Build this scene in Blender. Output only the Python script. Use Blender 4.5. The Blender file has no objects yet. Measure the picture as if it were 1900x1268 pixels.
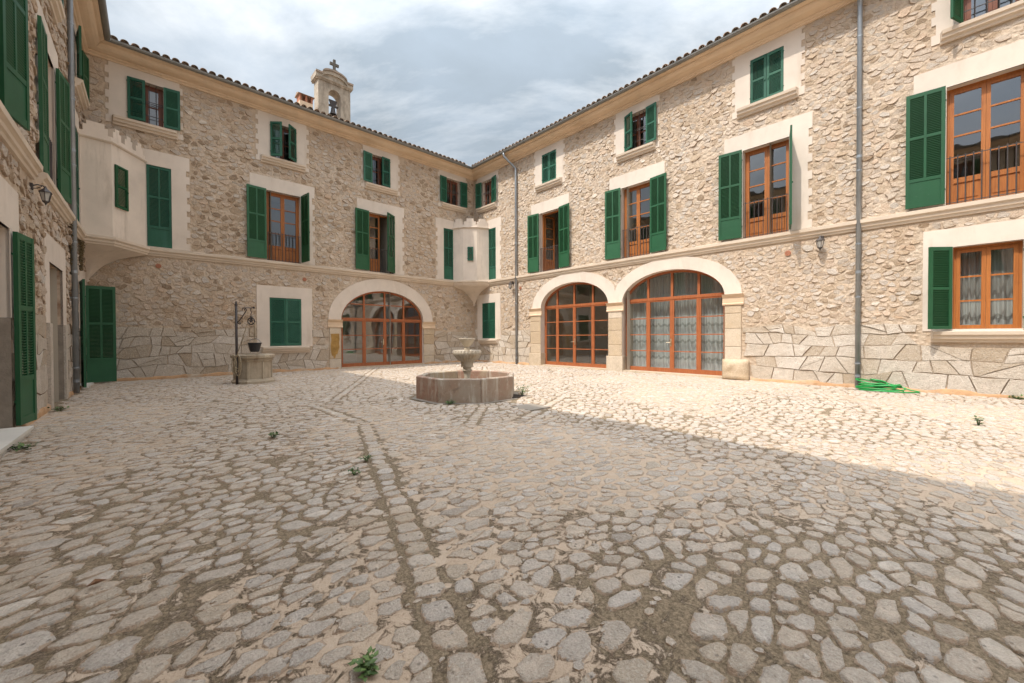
import bpy, math, random
import numpy as np
from mathutils import Matrix, Vector, noise
from mathutils.geometry import tessellate_polygon

SC = bpy.context.scene
COL = SC.collection
random.seed(7)
rng = np.random.default_rng(11)
PI = math.pi

# ------------------------------------------------------------------ camera
CAM = Vector((0.0, 0.0, 1.2))
yaw, pitch, roll = 0.74911, 0.01214, -0.00365
Fv = Vector((math.sin(yaw) * math.cos(pitch), math.cos(yaw) * math.cos(pitch), -math.sin(pitch)))
R0 = Vector((math.cos(yaw), -math.sin(yaw), 0.0))
U0 = R0.cross(Fv)
Rv = R0 * math.cos(roll) + U0 * math.sin(roll)
Uv = -R0 * math.sin(roll) + U0 * math.cos(roll)
cd = bpy.data.cameras.new("camera")
cam = bpy.data.objects.new("camera", cd)
COL.objects.link(cam)
mw = Matrix.Identity(4)
for i in range(3):
    mw[i][0] = Rv[i]; mw[i][1] = Uv[i]; mw[i][2] = -Fv[i]; mw[i][3] = CAM[i]
cam.matrix_world = mw
cd.sensor_width = 36.0
cd.lens = 742.57 / 1900.0 * 36.0
cd.clip_start = 0.05
cd.clip_end = 2000
SC.camera = cam

# ------------------------------------------------------------------ world, sun, exposure
SUN = Vector((-1.0, 0.12, 1.63)).normalized()
world = bpy.data.worlds.new("World")
SC.world = world
world.use_nodes = True
wn, wl = world.node_tree.nodes, world.node_tree.links
wn.clear()
def N(tree, typ, **kw):
    n = tree.nodes.new(typ)
    for k, v in kw.items():
        if k == 'inp':
            for kk, vv in v.items():
                n.inputs[kk].default_value = vv
        else:
            setattr(n, k, v)
    return n
WT = world.node_tree
sky = N(WT, 'ShaderNodeTexSky', sky_type='NISHITA', sun_disc=False)
sky.sun_elevation = math.asin(SUN.z)
sky.sun_rotation = math.atan2(SUN.x, SUN.y)
sky.dust_density = 2.0
geo = N(WT, 'ShaderNodeTexCoord')
sep = N(WT, 'ShaderNodeSeparateXYZ')
wl.new(geo.outputs['Generated'], sep.inputs[0])
zz = N(WT, 'ShaderNodeMath', operation='MAXIMUM', inp={1: 0.0})
wl.new(sep.outputs['Z'], zz.inputs[0])
za = N(WT, 'ShaderNodeMath', operation='ADD', inp={1: 0.28})
wl.new(zz.outputs[0], za.inputs[0])
dx = N(WT, 'ShaderNodeMath', operation='DIVIDE'); wl.new(sep.outputs['X'], dx.inputs[0]); wl.new(za.outputs[0], dx.inputs[1])
dy = N(WT, 'ShaderNodeMath', operation='DIVIDE'); wl.new(sep.outputs['Y'], dy.inputs[0]); wl.new(za.outputs[0], dy.inputs[1])
cmb = N(WT, 'ShaderNodeCombineXYZ', inp={2: 0.0})
wl.new(dx.outputs[0], cmb.inputs[0]); wl.new(dy.outputs[0], cmb.inputs[1])
SKY_OFF = (0.18, 1.75, 3.1)
mp = N(WT, 'ShaderNodeMapping'); mp.inputs['Location'].default_value = SKY_OFF
wl.new(cmb.outputs[0], mp.inputs['Vector'])
n1 = N(WT, 'ShaderNodeTexNoise', inp={'Scale': 1.25, 'Detail': 8.0, 'Roughness': 0.56, 'Distortion': 0.25})
wl.new(mp.outputs[0], n1.inputs['Vector'])
n2 = N(WT, 'ShaderNodeTexNoise', inp={'Scale': 0.75, 'Detail': 9.0, 'Roughness': 0.6, 'Distortion': 0.5})
wl.new(mp.outputs[0], n2.inputs['Vector'])
mask = N(WT, 'ShaderNodeMapRange', inp={1: 0.30, 2: 0.62}); wl.new(n1.outputs['Fac'], mask.inputs[0])
shade = N(WT, 'ShaderNodeValToRGB')
e = shade.color_ramp.elements
e[0].position = 0.44; e[0].color = (4.26, 4.36, 4.44, 1)
e[1].position = 0.54; e[1].color = (1.58, 1.86, 2.12, 1)
wl.new(n2.outputs['Fac'], shade.inputs[0])
hz = N(WT, 'ShaderNodeMapRange', inp={1: 0.0, 2: 0.45, 3: 0.75, 4: 0.0}); wl.new(sep.outputs['Z'], hz.inputs[0])
pale = N(WT, 'ShaderNodeMix', data_type='RGBA'); pale.inputs[7].default_value = (5.55, 5.64, 5.70, 1)
wl.new(hz.outputs[0], pale.inputs[0]); wl.new(shade.outputs[0], pale.inputs[6])
blue = N(WT, 'ShaderNodeMix', data_type='RGBA', inp={0: 0.85}); blue.inputs[7].default_value = (2.50, 2.90, 3.27, 1)
wl.new(sky.outputs[0], blue.inputs[6])
mixs = N(WT, 'ShaderNodeMix', data_type='RGBA')
wl.new(mask.outputs[0], mixs.inputs[0]); wl.new(blue.outputs[2], mixs.inputs[6]); wl.new(pale.outputs[2], mixs.inputs[7])
# thin cloud scatters forward: brighter towards the sun, added to lift the shade
vd = N(WT, 'ShaderNodeVectorMath', operation='DOT_PRODUCT'); vd.inputs[1].default_value = SUN
wl.new(geo.outputs['Generated'], vd.inputs[0])
vm = N(WT, 'ShaderNodeMath', operation='MAXIMUM', inp={1: 0.0}); wl.new(vd.outputs['Value'], vm.inputs[0])
vp = N(WT, 'ShaderNodeMath', operation='POWER', inp={1: 6.0}); wl.new(vm.outputs[0], vp.inputs[0])
vs_ = N(WT, 'ShaderNodeMath', operation='MULTIPLY_ADD', inp={1: 2.5, 2: 1.0}); wl.new(vp.outputs[0], vs_.inputs[0])
# overcast skies brighten towards the zenith; steepened here to fill the shaded walls
z2 = N(WT, 'ShaderNodeMath', operation='POWER', inp={1: 2.0}); wl.new(zz.outputs[0], z2.inputs[0])
vz = N(WT, 'ShaderNodeMath', operation='MULTIPLY_ADD', inp={1: 1.8, 2: 0.78}); wl.new(z2.outputs[0], vz.inputs[0])
vq = N(WT, 'ShaderNodeMath', operation='MULTIPLY'); wl.new(vz.outputs[0], vq.inputs[0]); wl.new(vs_.outputs[0], vq.inputs[1])
vx = N(WT, 'ShaderNodeVectorMath', operation='SCALE'); wl.new(mixs.outputs[2], vx.inputs[0]); wl.new(vq.outputs[0], vx.inputs['Scale'])
bg = N(WT, 'ShaderNodeBackground', inp={'Strength': 0.140})
wl.new(vx.outputs[0], bg.inputs['Color'])
wo = N(WT, 'ShaderNodeOutputWorld'); wl.new(bg.outputs[0], wo.inputs[0])

sl = bpy.data.lights.new("sun", 'SUN')
sl.energy = 2.6; sl.angle = math.radians(0.5); sl.color = (1.0, 0.93, 0.82)
so = bpy.data.objects.new("sun", sl); COL.objects.link(so)
so.rotation_euler = SUN.to_track_quat('Z', 'Y').to_euler()
so.location = (0, 0, 30)
SC.view_settings.view_transform = 'Standard'
SC.view_settings.look = 'None'
SC.view_settings.exposure = 0.58
SC.view_settings.gamma = 1.0
SC.view_settings.use_curve_mapping = False
SC.cycles.max_bounces = 8
SC.cycles.transparent_max_bounces = 16
SC.cycles.caustics_reflective = False
SC.cycles.caustics_refractive = False

# ------------------------------------------------------------------ materials
def mat_new(name):
    m = bpy.data.materials.new(name); m.use_nodes = True
    t = m.node_tree; t.nodes.clear()
    out = N(t, 'ShaderNodeOutputMaterial'); b = N(t, 'ShaderNodeBsdfPrincipled')
    t.links.new(b.outputs[0], out.inputs[0])
    return m, t, b
def coords(t, scale=1.0, kind='Object'):
    c = N(t, 'ShaderNodeTexCoord')
    return c.outputs[kind]
def noise_n(t, vec, scale, detail=4, rough=0.55, dist=0.0):
    n = N(t, 'ShaderNodeTexNoise', inp={'Scale': scale, 'Detail': detail, 'Roughness': rough, 'Distortion': dist})
    t.links.new(vec, n.inputs['Vector']); return n.outputs['Fac']
def ramp(t, fac, stops):
    r = N(t, 'ShaderNodeValToRGB'); e = r.color_ramp.elements
    while len(e) < len(stops): e.new(0.5)
    for el, (p, c) in zip(e, stops):
        el.position = p; el.color = (*c, 1) if len(c) == 3 else c
    t.links.new(fac, r.inputs[0]); return r.outputs[0]
def mixc(t, fac, a, b, mode='MIX'):
    m = N(t, 'ShaderNodeMix', data_type='RGBA', blend_type=mode)
    for s, v in ((0, fac), (6, a), (7, b)):
        if hasattr(v, 'links') or hasattr(v, 'is_linked'): t.links.new(v, m.inputs[s])
        else: m.inputs[s].default_value = v if not isinstance(v, tuple) else ((*v, 1) if len(v) == 3 else v)
    return m.outputs[2]
def maprange(t, v, a, b, c=0.0, d=1.0):
    m = N(t, 'ShaderNodeMapRange', inp={1: a, 2: b, 3: c, 4: d}); t.links.new(v, m.inputs[0]); return m.outputs[0]
def math_n(t, op, a, b):
    m = N(t, 'ShaderNodeMath', operation=op)
    for i, v in enumerate((a, b)):
        if hasattr(v, 'is_linked'): t.links.new(v, m.inputs[i])
        else: m.inputs[i].default_value = v
    return m.outputs[0]
def bump(t, b, h, strength=0.5, dist=0.01):
    n = N(t, 'ShaderNodeBump', inp={'Strength': strength, 'Distance': dist})
    t.links.new(h, n.inputs['Height']); t.links.new(n.outputs[0], b.inputs['Normal'])
def attr(t, name):
    a = N(t, 'ShaderNodeAttribute', attribute_name=name); return a.outputs['Fac']

def warm(c): return (c[0], c[1] * 0.935, c[2] * 0.885)
def stone_mat(name, stops, dark=0.25, scale=9.0, bstr=0.6, bd=0.012, lichen=None, pits=0.0, smear=None):
    m, t, b = mat_new(name)
    stops = [(p, warm(c)) for p, c in stops]
    co = coords(t)
    base = ramp(t, attr(t, 'tone'), stops)
    nz = noise_n(t, co, scale, 6, 0.65)
    col = mixc(t, maprange(t, nz, 0.3, 0.7, 0, 1), mixc(t, dark, base, tuple(0.45 * c for c in stops[0][1])), base)
    n3 = noise_n(t, co, scale * 5.5, 3, 0.7)
    col = mixc(t, maprange(t, n3, 0.50, 0.75, 0, 0.35), col, tuple(min(0.8, 1.35 * c) for c in stops[-1][1]))
    col = mixc(t, maprange(t, n3, 0.42, 0.25, 0, 0.55), col, tuple(0.4 * c for c in stops[0][1]))
    if lichen:
        n4 = noise_n(t, co, 1.3, 5, 0.6, 0.3)
        col = mixc(t, maprange(t, n4, 0.52, 0.72, 0, lichen[1]), col, lichen[0])
    if pits:
        v = N(t, 'ShaderNodeTexVoronoi', inp={'Scale': 26.0}); t.links.new(co, v.inputs['Vector'])
        pz = maprange(t, v.outputs['Distance'], 0.28, 0.10, 0, pits)
        gate = maprange(t, nz, 0.45, 0.62, 0, 1)
        col = mixc(t, math_n(t, 'MULTIPLY', pz, gate), col, tuple(0.35 * c for c in stops[0][1]))
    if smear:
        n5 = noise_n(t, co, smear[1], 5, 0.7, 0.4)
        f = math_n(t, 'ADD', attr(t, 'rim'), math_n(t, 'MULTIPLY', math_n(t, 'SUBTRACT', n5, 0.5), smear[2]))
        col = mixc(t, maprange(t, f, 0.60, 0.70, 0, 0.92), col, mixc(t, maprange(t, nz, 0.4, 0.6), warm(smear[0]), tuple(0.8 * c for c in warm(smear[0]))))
    t.links.new(col, b.inputs['Base Color'])
    b.inputs['Roughness'].default_value = 0.9
    b.inputs['Specular IOR Level'].default_value = 0.25
    hsum = math_n(t, 'ADD', noise_n(t, co, scale * 1.6, 8, 0.75), math_n(t, 'MULTIPLY', n3, 0.6))
    bump(t, b, hsum, bstr, bd)
    return m

M = {}
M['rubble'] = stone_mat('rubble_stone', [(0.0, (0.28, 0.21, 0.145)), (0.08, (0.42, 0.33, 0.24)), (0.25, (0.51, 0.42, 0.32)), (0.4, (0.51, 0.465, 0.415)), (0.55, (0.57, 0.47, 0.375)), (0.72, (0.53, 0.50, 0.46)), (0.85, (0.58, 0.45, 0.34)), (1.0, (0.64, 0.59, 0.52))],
                        dark=0.25, scale=8, bstr=0.9, bd=0.02, lichen=((0.50, 0.33, 0.20), 0.4), pits=0.5, smear=((0.40, 0.315, 0.235), 14, 2.2))  # stone rims painted darker than the mortar: crevice shade together with joint dirt
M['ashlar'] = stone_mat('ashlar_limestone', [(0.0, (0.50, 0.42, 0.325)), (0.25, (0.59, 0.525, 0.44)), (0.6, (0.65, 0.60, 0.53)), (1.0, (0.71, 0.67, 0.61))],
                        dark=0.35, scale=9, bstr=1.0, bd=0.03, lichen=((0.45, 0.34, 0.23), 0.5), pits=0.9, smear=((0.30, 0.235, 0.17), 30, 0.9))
M['pier'] = stone_mat('pier_limestone', [(0.0, (0.50, 0.40, 0.28)), (0.5, (0.58, 0.50, 0.39)), (1.0, (0.63, 0.57, 0.48))],
                      dark=0.3, scale=5, bstr=0.5, bd=0.01, lichen=((0.55, 0.40, 0.23), 0.5), pits=0.3)
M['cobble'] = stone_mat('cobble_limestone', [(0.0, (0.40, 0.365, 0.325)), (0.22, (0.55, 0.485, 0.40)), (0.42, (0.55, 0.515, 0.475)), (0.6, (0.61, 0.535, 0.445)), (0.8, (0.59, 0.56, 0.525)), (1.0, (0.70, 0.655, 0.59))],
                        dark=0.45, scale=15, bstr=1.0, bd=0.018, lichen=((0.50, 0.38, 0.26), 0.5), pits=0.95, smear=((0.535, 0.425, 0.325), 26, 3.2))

def mortar_mat(name, a, b_, c, sc=7.0, bd=0.03):
    m, t, b = mat_new(name); a, b_, c = warm(a), warm(b_), warm(c)
    co = coords(t)
    n1 = noise_n(t, co, 0.8, 6, 0.65, 0.6); n2_ = noise_n(t, co, sc, 6, 0.7); n3 = noise_n(t, co, sc * 7, 3, 0.7)
    col = mixc(t, maprange(t, n1, 0.4, 0.62), a, b_)
    col = mixc(t, maprange(t, n2_, 0.52, 0.72, 0, 0.6), col, c)
    col = mixc(t, maprange(t, n3, 0.45, 0.25, 0, 0.6), col, tuple(0.45 * x for x in a))
    t.links.new(col, b.inputs['Base Color']); b.inputs['Roughness'].default_value = 0.95
    b.inputs['Specular IOR Level'].default_value = 0.15
    v = N(t, 'ShaderNodeTexVoronoi', inp={'Scale': 14.0, 'Randomness': 1.0}); v.feature = 'SMOOTH_F1'; t.links.new(co, v.inputs['Vector'])
    h = math_n(t, 'ADD', math_n(t, 'MULTIPLY', n2_, 1.2), math_n(t, 'MULTIPLY', n3, 0.4))
    h = math_n(t, 'SUBTRACT', h, math_n(t, 'MULTIPLY', v.outputs['Distance'], 1.2))
    bump(t, b, h, 0.9, bd)
    return m
M['mortar'] = mortar_mat('lime_mortar', (0.50, 0.41, 0.315), (0.58, 0.505, 0.415), (0.56, 0.41, 0.29))
# paving bed: sand in most places, dark soil where damp
def bed_mat():
    m, t, b = mat_new('paving_bed')
    co = coords(t)
    n1 = noise_n(t, co, 2.6, 7, 0.66, 0.6); n2_ = noise_n(t, co, 9, 10, 0.78, 0.6); n3 = noise_n(t, co, 70, 3, 0.7)
    f = math_n(t, 'ADD', math_n(t, 'ADD', math_n(t, 'MULTIPLY', n1, 0.33), math_n(t, 'MULTIPLY', n2_, 0.64)), math_n(t, 'MULTIPLY', attr(t, 'tone'), 0.34))
    edge = maprange(t, f, 0.600, 0.640)
    soil = mixc(t, maprange(t, n3, 0.35, 0.65), (0.13, 0.10, 0.066), (0.33, 0.255, 0.175))
    lime = mixc(t, maprange(t, n2_, 0.45, 0.7), (0.49, 0.375, 0.275), (0.565, 0.46, 0.36))
    lime = mixc(t, maprange(t, n3, 0.42, 0.28, 0, 0.6), lime, (0.28, 0.20, 0.14))
    col = mixc(t, edge, soil, lime)
    t.links.new(col, b.inputs['Base Color']); b.inputs['Roughness'].default_value = 1.0
    b.inputs['Specular IOR Level'].default_value = 0.1
    bump(t, b, math_n(t, 'ADD', math_n(t, 'ADD', n2_, math_n(t, 'MULTIPLY', edge, 0.5)), math_n(t, 'MULTIPLY', n3, 0.5)), 1.0, 0.012)
    return m
M['bed'] = bed_mat()

def simple(name, col, rough=0.6, var=0.15, scale=4.0, bstr=0.0, bd=0.004, metal=0.0, spec=0.4, streak=None, fine=40):
    m, t, b = mat_new(name)
    co = coords(t)
    nz = noise_n(t, co, scale, 5, 0.6)
    c = mixc(t, maprange(t, nz, 0.3, 0.7), tuple(x * (1 - var) for x in col), tuple(min(0.9, x * (1 + var)) for x in col))
    if streak:
        sc = N(t, 'ShaderNodeMapping'); sc.inputs['Scale'].default_value = streak[1]
        t.links.new(co, sc.inputs['Vector'])
        ns = noise_n(t, sc.outputs[0], 1.0, 5, 0.65, 0.3)
        c = mixc(t, maprange(t, ns, streak[3], streak[3] + 0.2, 0, streak[2]), c, streak[0])
    if name.endswith('green_paint'):
        oi = N(t, 'ShaderNodeObjectInfo'); hs_ = N(t, 'ShaderNodeHueSaturation'); t.links.new(c, hs_.inputs['Color'])
        t.links.new(maprange(t, oi.outputs['Random'], 0, 1, 0.78, 1.25), hs_.inputs['Value']); t.links.new(maprange(t, oi.outputs['Random'], 0, 1, 1.02, 0.88), hs_.inputs['Saturation'])
        c = hs_.outputs[0]
        c = mixc(t, maprange(t, noise_n(t, co, 24, 6, 0.75), 0.60, 0.72, 0, 0.35), c, (0.10, 0.14, 0.10))
    t.links.new(c, b.inputs['Base Color'])
    b.inputs['Roughness'].default_value = rough; b.inputs['Metallic'].default_value = metal
    b.inputs['Specular IOR Level'].default_value = spec
    if bstr: bump(t, b, noise_n(t, co, fine, 4, 0.6), bstr, bd)
    return m
M['plaster'] = simple('pale_plaster', (0.655, 0.565, 0.48), 0.9, 0.10, 1.0, 0.25, 0.004, spec=0.2, streak=((0.46, 0.36, 0.27), (2.2, 2.2, 0.8), 0.45, 0.55))
M['turret'] = simple('turret_plaster', (0.675, 0.58, 0.49), 0.9, 0.10, 1.3, 0.3, 0.005, spec=0.2, streak=((0.38, 0.31, 0.24), (4.5, 4.5, 0.7), 0.5, 0.56))
M['moulding'] = simple('moulded_stone', (0.68, 0.52, 0.37), 0.9, 0.10, 1.6, 0.3, 0.004, spec=0.2, streak=((0.50, 0.32, 0.17), (0.5, 4, 4), 0.5, 0.52))
M['string'] = simple('string_course_stone', (0.62, 0.515, 0.41), 0.9, 0.08, 1.6, 0.3, 0.004, spec=0.2, streak=((0.48, 0.36, 0.24), (0.6, 5, 5), 0.4, 0.55))
M['peeling'] = simple('peeling_plaster', (0.56, 0.44, 0.33), 0.95, 0.08, 3.0, 0.4, 0.01, spec=0.1, streak=((0.27, 0.155, 0.095), (1.7, 1.7, 1.5), 1.0, 0.50))
M['dado'] = simple('grey_dado_stone', (0.28, 0.235, 0.19), 0.95, 0.2, 6.0, 0.6, 0.01, spec=0.1, streak=((0.38, 0.25, 0.15), (1.2, 1.2, 1.2), 0.7, 0.58))
M['ochre'] = simple('ochre_render', (0.38, 0.225, 0.075), 0.95, 0.25, 7.0, 0.5, 0.01, spec=0.1, streak=((0.26, 0.15, 0.06), (6, 6, 2), 0.7, 0.55))
M['skirt'] = simple('sandy_mortar_fillet', (0.50, 0.30, 0.165), 0.95, 0.18, 5.0, 0.8, 0.02, spec=0.1, streak=((0.50, 0.42, 0.33), (1.3, 1.3, 1.3), 0.9, 0.5))
M['interior'] = simple('interior_plaster', (0.42, 0.37, 0.30), 0.9, 0.05, 1.0, spec=0.2)
M['green'] = simple('green_paint', (0.013, 0.088, 0.033), 0.5, 0.12, 2.5, 0.12, 0.002, spec=0.4, streak=((0.020, 0.098, 0.044), (2.5, 2.5, 0.7), 0.8, 0.5))
M['greenold'] = simple('faded_green_paint', (0.017, 0.100, 0.058), 0.55, 0.15, 3.0, 0.15, 0.002, spec=0.35, streak=((0.034, 0.132, 0.09), (4, 4, 0.8), 0.8, 0.52))
M['iron'] = simple('wrought_iron', (0.055, 0.045, 0.042), 0.55, 0.25, 12, 0.3, 0.002, spec=0.5)
M['zinc'] = simple('zinc', (0.31, 0.335, 0.36), 0.42, 0.12, 3.0, 0.1, 0.002, metal=0.55, spec=0.5, streak=((0.17, 0.18, 0.19), (6, 6, 0.7), 0.6, 0.55))
M['gutter'] = simple('gutter_zinc', (0.22, 0.215, 0.20), 0.55, 0.15, 2.0, 0.1, 0.002, metal=0.3, spec=0.4, streak=((0.20, 0.15, 0.08), (2, 2, 2), 0.7, 0.6))
M['brass'] = simple('brass_handle', (0.62, 0.52, 0.36), 0.35, 0.1, 5, metal=0.8)
M['hose'] = simple('green_hose_rubber', (0.012, 0.27, 0.055), 0.35, 0.12, 8, spec=0.5)
M['rope'] = simple('hemp_rope', (0.40, 0.33, 0.23), 0.95, 0.25, 60, 0.5, 0.003)
M['bucket'] = simple('black_bucket', (0.022, 0.022, 0.024), 0.5, 0.2, 10)
M['terracotta'] = simple('terracotta', (0.40, 0.17, 0.10), 0.9, 0.2, 20, 0.3, 0.003)
M['marblestep'] = simple('white_marble', (0.62, 0.58, 0.52), 0.6, 0.08, 3.0, 0.1, 0.002, streak=((0.42, 0.36, 0.29), (3, 3, 3), 0.5, 0.58))
M['slab'] = simple('worn_drain_slab', (0.26, 0.225, 0.185), 0.95, 0.12, 6.0, 0.4, 0.005)
M['darkstone'] = simple('lichened_dark_stone', (0.13, 0.12, 0.105), 0.95, 0.25, 9.0, 0.5, 0.006, spec=0.1)
def leaf_mat(name, a, b_):
    m, t, b = mat_new(name)
    c = ramp(t, attr(t, 'tone'), [(0.0, a), (1.0, b_)])
    t.links.new(c, b.inputs['Base Color']); b.inputs['Roughness'].default_value = 0.55
    return m
M['leaf'] = leaf_mat('weed_leaf', (0.035, 0.075, 0.018), (0.12, 0.19, 0.05))
M['deadleaf'] = leaf_mat('dead_leaf', (0.12, 0.05, 0.02), (0.25, 0.12, 0.05))
M['moss'] = leaf_mat('dry_moss', (0.06, 0.045, 0.022), (0.25, 0.18, 0.085))

def wood_mat(name, a, b_, rough=0.45):
    m, t, b = mat_new(name)
    co = coords(t)
    mpn = N(t, 'ShaderNodeMapping'); mpn.inputs['Scale'].default_value = (38, 38, 2.2); t.links.new(co, mpn.inputs['Vector'])
    g = noise_n(t, mpn.outputs[0], 1.0, 5, 0.6, 0.6)
    n = noise_n(t, co, 3.0, 4, 0.6)
    c = mixc(t, maprange(t, g, 0.3, 0.7), a, b_)
    c = mixc(t, maprange(t, n, 0.55, 0.8, 0, 0.5), c, tuple(x * 0.55 for x in a))
    t.links.new(c, b.inputs['Base Color']); b.inputs['Roughness'].default_value = rough
    b.inputs['Specular IOR Level'].default_value = 0.4
    bump(t, b, g, 0.15, 0.002)
    return m
M['wood'] = wood_mat('varnished_wood', (0.30, 0.095, 0.022), (0.43, 0.155, 0.038))
M['woodred'] = wood_mat('red_varnished_wood', (0.28, 0.080, 0.029), (0.40, 0.135, 0.05))
M['wooddark'] = wood_mat('old_dark_wood', (0.14, 0.045, 0.022), (0.22, 0.075, 0.035))

def glass_mat():
    m = bpy.data.materials.new('window_glass'); m.use_nodes = True
    t = m.node_tree; t.nodes.clear()
    out = N(t, 'ShaderNodeOutputMaterial'); mix = N(t, 'ShaderNodeMixShader')
    tr = N(t, 'ShaderNodeBsdfTransparent', inp={'Color': (0.86, 0.90, 0.89, 1)})
    gl = N(t, 'ShaderNodeBsdfGlossy', inp={'Color': (0.95, 0.97, 1.0, 1), 'Roughness': 0.0})
    gm = N(t, 'ShaderNodeNewGeometry'); dt = N(t, 'ShaderNodeVectorMath', operation='DOT_PRODUCT')
    t.links.new(gm.outputs['Normal'], dt.inputs[0]); t.links.new(gm.outputs['Incoming'], dt.inputs[1])
    cosi = N(t, 'ShaderNodeMath', operation='ABSOLUTE'); t.links.new(dt.outputs['Value'], cosi.inputs[0])
    p5 = math_n(t, 'POWER', math_n(t, 'SUBTRACT', 1.0, cosi.outputs[0]), 5.0)
    f2 = math_n(t, 'ADD', math_n(t, 'MULTIPLY', p5, 0.80), 0.17)          # double glazing
    co = coords(t)
    bn = N(t, 'ShaderNodeBump', inp={'Strength': 0.12, 'Distance': 0.02})
    t.links.new(noise_n(t, co, 2.2, 1, 0.4), bn.inputs['Height']); t.links.new(bn.outputs[0], gl.inputs['Normal'])
    t.links.new(f2, mix.inputs[0]); t.links.new(tr.outputs[0], mix.inputs[1]); t.links.new(gl.outputs[0], mix.inputs[2])
    t.links.new(mix.outputs[0], out.inputs[0])
    return m
M['glass'] = glass_mat()

def tile_mat():
    m, t, b = mat_new('clay_roof_tile')
    co = coords(t)
    c = ramp(t, attr(t, 'tone'), [(0.0, (0.22, 0.165, 0.125)), (0.35, (0.32, 0.245, 0.19)), (0.7, (0.42, 0.33, 0.26)), (1.0, (0.45, 0.29, 0.20))])
    n = noise_n(t, co, 14, 5, 0.7)
    c = mixc(t, maprange(t, n, 0.42, 0.65, 0, 0.75), c, (0.17, 0.155, 0.13))
    t.links.new(c, b.inputs['Base Color']); b.inputs['Roughness'].default_value = 0.95
    bump(t, b, n, 0.5, 0.01)
    return m
M['tile'] = tile_mat()

def curtain_mat():
    m = bpy.data.materials.new('sheer_curtain'); m.use_nodes = True
    t = m.node_tree; t.nodes.clear()
    out = N(t, 'ShaderNodeOutputMaterial')
    co = N(t, 'ShaderNodeTexCoord'); sp = N(t, 'ShaderNodeSeparateXYZ'); t.links.new(co.outputs['Object'], sp.inputs[0])
    # scalloped horizontal bands woven into the cloth
    w = N(t, 'ShaderNodeMath', operation='MULTIPLY', inp={1: 15.0}); t.links.new(sp.outputs['X'], w.inputs[0])
    s = N(t, 'ShaderNodeMath', operation='SINE'); t.links.new(w.outputs[0], s.inputs[0])
    sa = N(t, 'ShaderNodeMath', operation='ABSOLUTE'); t.links.new(s.outputs[0], sa.inputs[0])
    zz_ = math_n(t, 'ADD', sp.outputs['Z'], math_n(t, 'MULTIPLY', sa.outputs[0], 0.075))
    fr = math_n(t, 'FRACT', math_n(t, 'DIVIDE', zz_, 0.52), 0.0)
    band = math_n(t, 'LESS_THAN', fr, 0.14)
    low = math_n(t, 'LESS_THAN', sp.outputs['Z'], 1.85)
    band = math_n(t, 'MULTIPLY', band, low)
    col = mixc(t, band, (0.86, 0.87, 0.86), (0.55, 0.57, 0.55))
    d = N(t, 'ShaderNodeBsdfDiffuse'); tl = N(t, 'ShaderNodeBsdfTranslucent'); tp = N(t, 'ShaderNodeBsdfTransparent')
    t.links.new(col, d.inputs[0]); t.links.new(col, tl.inputs[0])
    m1 = N(t, 'ShaderNodeMixShader', inp={0: 0.35}); t.links.new(d.outputs[0], m1.inputs[1]); t.links.new(tl.outputs[0], m1.inputs[2])
    m2 = N(t, 'ShaderNodeMixShader'); m2.inputs[0].default_value = 0.25
    top = math_n(t, 'ADD', 0.15, math_n(t, 'MULTIPLY', math_n(t, 'GREATER_THAN', sp.outputs['Z'], 1.85), 0.30))
    t.links.new(top, m2.inputs[0])
    t.links.new(m1.outputs[0], m2.inputs[1]); t.links.new(tp.outputs[0], m2.inputs[2])
    t.links.new(m2.outputs[0], out.inputs[0])
    return m
M['sheer'] = curtain_mat()

def marble_mat():
    m, t, b = mat_new('reddish_marble')
    co = coords(t)
    n1 = noise_n(t, co, 2.2, 7, 0.65, 1.2); n2_ = noise_n(t, co, 14, 5, 0.7, 0.5); tone = attr(t, 'tone')
    f = math_n(t, 'ADD', math_n(t, 'MULTIPLY', n1, 0.6), math_n(t, 'MULTIPLY', tone, 0.45))
    col = ramp(t, f, [(0.25, (0.36, 0.31, 0.25)), (0.45, (0.31, 0.225, 0.165)), (0.6, (0.31, 0.175, 0.12)), (0.75, (0.41, 0.32, 0.22))])
    col = mixc(t, maprange(t, n2_, 0.55, 0.75, 0, 0.7), col, (0.50, 0.43, 0.36))
    mpn = N(t, 'ShaderNodeMapping'); mpn.inputs['Scale'].default_value = (7, 7, 1.0); t.links.new(co, mpn.inputs['Vector'])
    s = noise_n(t, mpn.outputs[0], 1.0, 5, 0.6, 0.2)
    col = mixc(t, maprange(t, s, 0.52, 0.64, 0, 0.85), col, (0.50, 0.46, 0.39))
    col = mixc(t, maprange(t, noise_n(t, co, 5, 8, 0.75, 0.8), 0.56, 0.66, 0, 0.6), col, (0.17, 0.13, 0.10))
    t.links.new(col, b.inputs['Base Color']); b.inputs['Roughness'].default_value = 0.75
    bump(t, b, n2_, 0.3, 0.004)
    return m
M['marble'] = marble_mat()
M['bowl'] = simple('weathered_fountain_stone', (0.48, 0.42, 0.335), 0.9, 0.15, 6.0, 0.4, 0.006, streak=((0.36, 0.24, 0.12), (5, 5, 2.5), 0.7, 0.54))
M['well'] = simple('weathered_well_stone', (0.45, 0.375, 0.28), 0.9, 0.14, 5.0, 0.5, 0.008, streak=((0.20, 0.13, 0.075), (5, 5, 1.2), 0.75, 0.55))
M['gable'] = simple('weathered_gable_plaster', (0.40, 0.34, 0.27), 0.95, 0.2, 4.0, 0.5, 0.008, streak=((0.19, 0.155, 0.12), (3.5, 3.5, 1.5), 0.85, 0.48))
def lamp_glass():
    m, t, b = mat_new('lantern_glass')
    b.inputs['Base Color'].default_value = (0.75, 0.75, 0.72, 1); b.inputs['Roughness'].default_value = 0.25
    b.inputs['Transmission Weight'].default_value = 0.6
    return m
M['lampglass'] = lamp_glass()

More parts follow.
